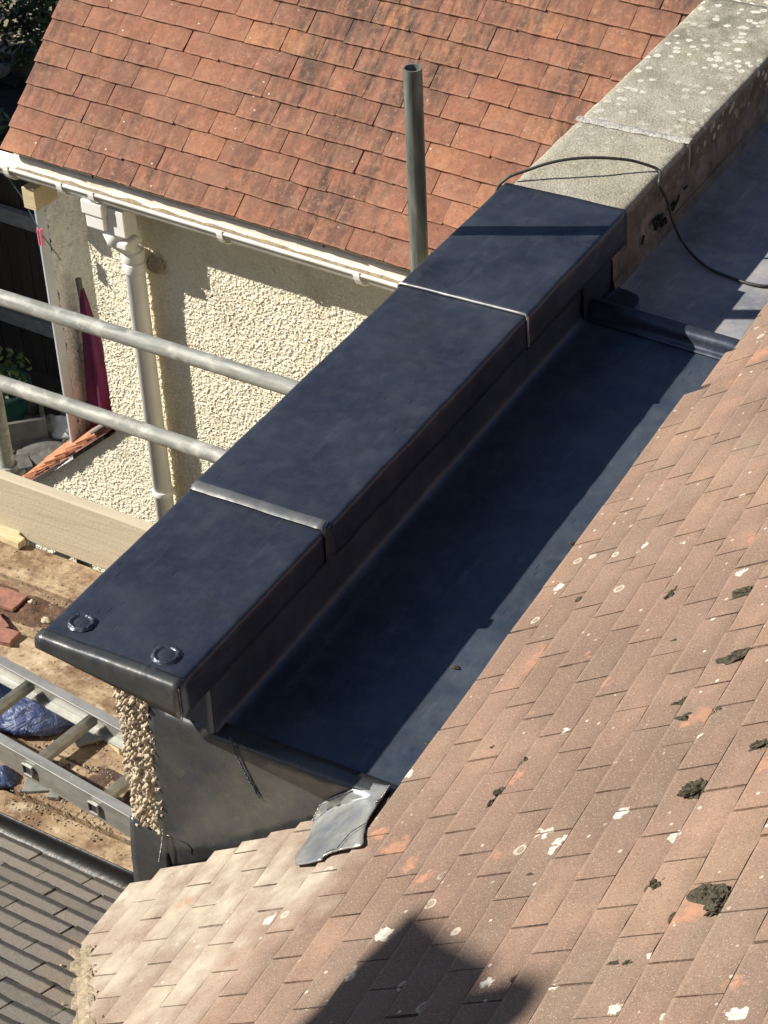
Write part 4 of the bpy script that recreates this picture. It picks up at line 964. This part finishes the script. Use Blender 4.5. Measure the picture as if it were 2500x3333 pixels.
for i in range(950):
    a = rs.random()
    if a < .45: x, y = rs.gauss(-1.0, .13), rs.gauss(.70, .05)
    elif a < .6: x, y = rs.gauss(-1.35, .2), rs.gauss(1.30, .05)
    elif a < .75: x, y = rs.gauss(-1.05, .1), rs.gauss(.84, .06)
    else: x, y = rs.uniform(-2.0, -.35), rs.uniform(.52, 1.52)
    if not (.51 < y < 1.52 and x < -.33): continue
    r = rs.uniform(.0012, .005)*(1.6 if rs.random() < .05 else 1); w = [(r*rs.uniform(.6, 1.4), 0, 0), (0, r*rs.uniform(.6, 1.4), 0), (-r*rs.uniform(.6, 1.4), 0, 0), (0, -r*rs.uniform(.6, 1.4), 0), (0, 0, r*.8)]
    q_ = scp(x, y, PZ); cr.add([(q_.x+c[0], q_.y+c[1], PZ+.0002+c[2]) for c in w], [(0, 1, 4), (1, 2, 4), (2, 3, 4), (3, 0, 4)])
o = cr.build('rubble_crumbs', M['mortar'], None); tag(o, 'brown mortar crumbs and grit scattered over the scaffold boards', 'rubble', kind='stuff')

# ------------------------------------------------------------------ cable
b = MB(); cpts = [(-.62, 1.9, -.9), (-.46, 2.03, -.35), (-.385, 2.08, -.06), (-.358, 2.097, .004), (-.307, 2.132, .028), (-.246, 2.175, .047), (-.174, 2.224, .051), (-.097, 2.278, .038), (-.05, 2.306, .022), (-.008, 2.322, .002)]
cpts += [tuple(onaxis(*z2(*q_), 0, x_)) for q_, x_ in (((1190, 795), .010), ((1225, 870), .016), ((1250, 960), .034))]
cpts += [tuple(onz(*z2(*q_), UZ+.0135+dz)) for q_, dz in (((1300, 1060), .012), ((1390, 1150), .002), ((1500, 1200), 0), ((1600, 1230), 0), ((1680, 1234), 0), ((1800, 1215), 0))]
cv = [Vector(q_) for q_ in cpts]; sm = []
for i in range(len(cv)-1):
    p0, p1, p2, p3 = cv[max(i-1, 0)], cv[i], cv[i+1], cv[min(i+2, len(cv)-1)]
    for k in range(6):
        t = k/6; sm.append(.5*((2*p1)+(p2-p0)*t+(2*p0-5*p1+4*p2-p3)*t*t+(3*p1-p0-3*p2+p3)*t**3))
sm.append(cv[-1]); b.tube(sm, .0042, 8); o = b.build('cable', M['cablem'], None, True); tag(o, 'thin black cable looping over the old concrete coping into the gutter', 'cable')

for k, (px_, py_, r_) in enumerate(((1482, 2166, .010), (1392, 2412, .007), (1860, 1770, .008))):
    q_ = onz(px_, py_, -.25); lump('leaf_scrap', Vector((q_[0], q_[1], fz(q_[1])+.001)), (r_, r_*.6, r_*.5), M['moss'], ('dark scrap of leaf lying in the shaded lead gutter', 'tiny dark crumb on the sunlit strip of the lead gutter', 'small dark crumb lying near the middle of the lead gutter')[k], 'debris', seed=k+40, amp_=.8, nu=12, nv=8)
# ------------------------------------------------------------------ moss on the brown roof
ms = [(z6(1240, 322), .014, .03), (z6(1555, 308), .042, .016), (z6(1520, 590), .046, .02), (z6(1300, 775), .028, .012), (z6(1295, 857), .022, .017), (z6(1442, 828), .018, .015), (z6(1625, 968), .026, .014), (z6(612, 1045), .015, .019),
      (z6(508, 1172), .02, .017), (z6(470, 977), .009, .008), (z6(462, 1218), .009, .013), (z6(1345, 1165), .031, .026), (z6(1250, 520), .018, .007), (z6(740, 1272), .01, .006), (z6(1065, 768), .013, .007), (z8(492, 376), .018, .009), (z8(628, 465), .02, .007),
      (z8(1175, 520), .022, .02), (z8(1395, 560), .040, .024), (z8(1455, 590), .026, .028), (z8(1255, 647), .010, .014), (z8(812, 636), .022, .007), (z8(995, 855), .022, .011), (z8(1050, 850), .014, .009), (z8(1475, 290), .008, .02), (z8(570, 920), .01, .012), (z6(850, 332), .022, .008)]
Rm = Matrix((AE, AUP, ANOR)).transposed()
for k, (q_, a, c) in enumerate(ms):
    a, c = a*.82, c*.82; pos = A_px(*q_, .014); b = MB(); nu, nv = 22, 10; rs = random.Random(k)
    for j in range(nv):
        th = math.pi/2*j/(nv-1)*1.15
        for i in range(nu):
            ph = 2*math.pi*i/nu; d = Vector((math.sin(th)*math.cos(ph), math.sin(th)*math.sin(ph), math.cos(th)))
            kk = 1+.5*mn.noise(d*1.7+Vector((k*2.3, k, 1)))+.28*mn.noise(d*6+Vector((k, 4, k)))+.12*rs.gauss(0, 1)*(j > 0)
            b.v.append(tuple(pos+Rm @ Vector((d.x*c*kk, d.y*a*kk, (d.z-.1)*min(a, c)*.75*kk))))
    for j in range(nv-1):
        for i in range(nu): b.f.append((j*nu+i, j*nu+(i+1) % nu, (j+1)*nu+(i+1) % nu, (j+1)*nu+i)[::-1])
    o = b.build('moss_clump', M['moss'], None); 
    if k == 18: tag(o, 'largest dark moss clump on the brown roof, above a bare orange patch', 'moss', 'moss clumps on the brown tiles')
    elif k == 11: tag(o, 'round dark moss cushion sitting astride a tile joint of the brown roof', 'moss', 'moss clumps on the brown tiles')
    elif max(a, c) < .0125: tag(o, 'tiny dark moss tuft in a joint of the brown tiled roof', 'moss', 'moss clumps on the brown tiles')
    elif a > 1.6*c: tag(o, 'long narrow strip of dark moss along a tile of the brown roof', 'moss', 'moss clumps on the brown tiles')
    else: tag(o, 'dark moss clump growing in a joint of the brown tiled roof', 'moss', 'moss clumps on the brown tiles')

# ------------------------------------------------------------------ back yard of the neighbour
fn = thing('fence', (-5.2, 5.35, GZ), 'dark timber garden fence of upright boards with a grey rail', 'fence')
FO = Vector((-4.2, 5.27, 0)); FU = Vector((-.9975, .07, 0))
rs = random.Random(2)
for k in range(34):
    a = FO+FU*(k*.078); b = MB(); T = Matrix.Translation(a) @ Matrix.Rotation(math.atan2(FU.y, FU.x), 4, 'Z'); h = 1.42+rs.gauss(0, .012)
    b.box((0, -.008+.006*(k % 2), GZ), (.074, .008+.006*(k % 2), GZ+h), T); b.build('board', M['fence'], fn)
for z in (.32, .98):
    b = MB(); T = Matrix.Translation(FO+Vector((0, -.05, 0))) @ Matrix.Rotation(math.atan2(FU.y, FU.x), 4, 'Z'); b.box((0, -.02, GZ+z), (2.7, .02, GZ+z+.085), T); b.build('rail', plain('grey_rail', (.16, .165, .165), .8, .3), fn)
# folded parasol
pa = thing('parasol', (-3.53, 4.12, GZ), 'folded dark purple garden parasol leaning in the passage beside the cream wall', 'parasol')
b = MB()
def paf(i, j):
    t = j/12; z = -2.25-.75*t; r = .012+.066*t**.8; a = 2*math.pi*i/28; r *= 1+.35*math.sin(a*5+t*2)*t**.5
    return (-3.575+.05*t+r*math.cos(a)+.01, 4.12+r*math.sin(a)*.7, z)
b.grid(paf, 29, 13); b.build('canopy', M['purple'], pa, True, solid=.003)
b = MB(); b.tube([(-3.575, 4.12, -2.2), (-3.51, 4.12, GZ)], .014, 8); b.build('pole', M['trough'], pa, True)
# pots and rubbish
def pot(c, r, h, mat, label, plant=True, soilm=None):
    o = thing('plant_pot', (c[0], c[1], GZ), label, 'pot')
    b = MB(); prof_ = [(.74, 0), (.86, .45), (.98, .86), (1.06, .87), (1.06, 1.0), (.96, 1.0), (.94, .85), (0.0, .84)]
    b.grid(lambda i, j: (c[0]+r*prof_[j][0]*math.cos(2*math.pi*i/28), c[1]+r*prof_[j][0]*math.sin(2*math.pi*i/28), GZ+.0+h*prof_[j][1]), 29, len(prof_)); b.build('pot_body', mat, o, True)
    if plant:
        b = MB(); rs_ = random.Random(int(r*1000))
        for k in range(240):
            d = Vector((rs_.gauss(0, 1), rs_.gauss(0, 1), abs(rs_.gauss(0, 1)))).normalized()*r*rs_.uniform(.3, 1.3); q_ = Vector((c[0], c[1], GZ+h))+d; w = .022*rs_.uniform(.6, 1.4)
            u_ = Vector((rs_.gauss(0, 1), rs_.gauss(0, 1), rs_.gauss(0, .4))).normalized(); v_ = u_.cross(Vector((rs_.gauss(0, .4), rs_.gauss(0, .4), 1))).normalized()
            b.add([q_-u_*w, q_+v_*w*.5, q_+u_*w, q_-v_*w*.5], [(0, 1, 2, 3)])
        b.build('foliage', M['leaf'], o)
    return o
pot(onz(*g5(40, 760), GZ+.1), .16, .26, M['greenplastic'], 'teal plastic plant pot with a leafy plant in the dark yard')
tr = thing('trough', onz(*g5(150, 1080), GZ), 'pale grey rectangular trough with stones in the dark yard', 'trough'); c = onz(*g5(130, 1060), GZ)
b = MB(); T = Matrix.Translation(Vector(c)) @ Matrix.Rotation(.75, 4, 'Z')
for a_, b_ in (((-.19, -.11, 0), (.19, .11, .03)), ((-.19, -.11, .03), (.19, -.085, .15)), ((-.19, .085, .03), (.19, .11, .15)), ((-.19, -.085, .03), (-.165, .085, .15)), ((.165, -.085, .03), (.19, .085, .15)), ((-.23, -.14, -.0), (.23, .14, .012))): b.box(a_, b_, T)
b.build('tub', M['trough'], tr, bevel=.006)
lump('garden_stone', Vector(onz(*g5(490, 1240), GZ)), (.16, .13, .035), M['greystone'], 'flat round grey stone lying in the dark yard', 'stone', seed=3, amp_=.15)
lump('garden_stone', Vector(onz(*g5(430, 1010), GZ)), (.11, .07, .09), M['greystone'], 'upright grey stone between the trough and the white bag', 'stone', seed=6, amp_=.5)
lump('rubbish_bag', Vector(onz(*g5(700, 1030), GZ)), (.16, .08, .09), plain('white_bag', (.42, .42, .40), .5, .3, 9, .8), 'crumpled white plastic bag lying in the dark yard', 'bag', seed=8, amp_=.5)
lump('rubbish_bag', Vector(onz(*g5(850, 880), GZ)), (.1, .07, .12), plain('grey_bag', (.25, .26, .25), .5, .3, 9, .8), 'grey plastic bag standing near the lean-to roof', 'bag', seed=12, amp_=.4)
chunk('roof_slab', onz(*g5(140, 1400), GZ), (.2, .14, .03), .8, M['greystone'], 'small grey paving slab lying in the dark yard', 'slab', z=GZ)
rs = random.Random(31)
for k in range(14):
    c = onz(rs.uniform(0, 250), rs.uniform(1240, 1540), GZ); lump('garden_stone', Vector(c), (rs.uniform(.03, .06),)*2+(rs.uniform(.02, .05),), M['greystone'], 'small grey stone scattered on the dark yard soil', 'stone', 'small stones in the yard', seed=k, amp_=.5, nu=12, nv=8)
# washing line and peg
b = MB(); wl_ = [(-3.72, 3.74, -1.40), (-3.565, 3.75, -1.504), (-3.504, 3.75, -1.582), (-3.431, 3.75, -1.74), (-3.35, 3.76, -1.86)]; b.tube(wl_, .0025, 5); o = b.build('washing_line', M['line'], None, True); tag(o, 'thin blue washing line hanging from the gutter', 'line')
b = MB(); b.box((-3.443, 3.738, -1.80), (-3.436, 3.76, -1.72)); b.box((-3.430, 3.738, -1.80), (-3.423, 3.76, -1.72)); b.box((-3.437, 3.742, -1.755), (-3.429, 3.756, -1.745)); o = b.build('clothes_peg', M['pink'], None, bevel=.002); tag(o, 'pink clothes peg clipped on the washing line', 'peg')
# shrubs at the far left
def shrub(c, r, h, label, seed, nl=1800, lw=.05):
    o = thing('shrub', (c[0], c[1], GZ), label, 'shrub'); rs_ = random.Random(seed); b = MB(); w = MB()
    for k in range(7):
        a = rs_.uniform(0, 6.28); e = Vector((c[0]+r*.6*math.cos(a), c[1]+r*.6*math.sin(a), GZ+h*rs_.uniform(.6, .95))); w.tube([(c[0], c[1], GZ), (Vector((c[0], c[1], GZ+h*.2))).lerp(e, .5), e], [.02, .012, .005], 6)
    cl = [Vector((c[0]+r*rs_.gauss(0, .45), c[1]+r*rs_.gauss(0, .45), GZ+h*rs_.uniform(.25, 1.0))) for _ in range(26)]
    for k in range(nl):
        q_ = rs_.choice(cl)+Vector((rs_.gauss(0, 1), rs_.gauss(0, 1), rs_.gauss(0, 1)))*r*.17; L = lw*rs_.uniform(.6, 1.4)
        u_ = Vector((rs_.gauss(0, 1), rs_.gauss(0, 1), rs_.gauss(-.2, .5))).normalized(); v_ = u_.cross(Vector((rs_.gauss(0, .5), rs_.gauss(0, .5), 1))).normalized()
        b.add([q_, q_+u_*L*.5+v_*L*.22, q_+u_*L, q_+u_*L*.5-v_*L*.22], [(0, 1, 2, 3)])
    b.build('crown', M['leaf'], o); w.build('stem', M['bark'], o, True)
shrub((-7.15, 8.45), .5, 1.0, 'leafy green shrub beyond the red roof verge, beside the stone path', 3, 3200, .06)
shrub((-8.3, 10.4), .6, 1.1, 'dark green shrub at the far end of the stone path', 5, 2200, .06)
shrub((-6.45, 6.85), .3, .5, 'low green plant close to the corner of the red roof', 8, 500, .09)
lump('garden_pot', Vector(onz(95, 240, GZ)), (.12, .12, .22), M['trough'], 'grey rounded stone ornament half hidden by the red roof verge', 'ornament', seed=3, amp_=.15)
# unseen shed, added only to keep the yard in shade
sh = thing('shade_shed', (-6.9, 5.2, GZ), 'unseen dark shed added beyond the frame edge to shade the yard', 'shed')
sv_ = [(-5.75, 4.6), (-8.6, 8.3), (-10.2, 7.1), (-7.35, 3.4)]
b = MB(); b.add([(x, y, GZ) for x, y in sv_]+[(x, y, GZ+2.5) for x, y in sv_], [(0, 4, 5, 1), (1, 5, 6, 2), (2, 6, 7, 3), (3, 7, 4, 0), (4, 7, 6, 5)]); b.build('shade_shed_walls', M['fence'], sh)
mid0 = ((sv_[0][0]+sv_[3][0])/2, (sv_[0][1]+sv_[3][1])/2); mid1 = ((sv_[1][0]+sv_[2][0])/2, (sv_[1][1]+sv_[2][1])/2)
b = MB(); b.add([(x, y, GZ+2.5) for x, y in sv_]+[(*mid0, GZ+3.2), (*mid1, GZ+3.2)], [(0, 1, 5, 4), (2, 3, 4, 5), (3, 0, 4), (1, 2, 5), (3, 2, 1, 0)]); b.build('roof', M['slate'], sh)

# ------------------------------------------------------------------ unseen sheet off to the camera's left, added to cast the roof shadow
tp = thing('shadow_cutout', (-3.1, -2.8, .5), 'grey tarpaulin sheet on two poles, added out of view to cast a shadow on the brown roof', 'cutout')
HX, SX, AA = Vector((.432, -.902, 0)), Vector((.902, .432, 0)), -3.9
def tq(h, w, d=0.0): q_ = HX*h+SX*(AA+d); return Vector((q_.x, q_.y, w-math.tan(SUN_EL)*AA))
out = [(.534, .351), (.698, .506), (.821, .654), (.862, .662), (.872, .635), (.885, .68), (.90, .76), (.945, .815), (1.0, .80), (1.05, .74), (1.35, .50), (1.6, -.4), (1.3, -.4), (.737, .152)]  # outline shaped after the shadow it has to throw
b = MB(); k = len(out); b.add([tq(h, w) for h, w in out]+[tq(h, w, .012) for h, w in out], [tuple(range(k)), tuple(range(2*k-1, k-1, -1))]+[(i, i+k, (i+1) % k+k, (i+1) % k) for i in range(k)]); b.build('shadow_sheet', M['slate'], tp)
for h, w in ((1.05, .6), (1.42, .25)):
    q_ = tq(h, w, .04); b = MB(); b.tube([(q_.x, q_.y, .3), tuple(q_)], .0241, 10); b.build('pole', M['steel2'], tp, True)
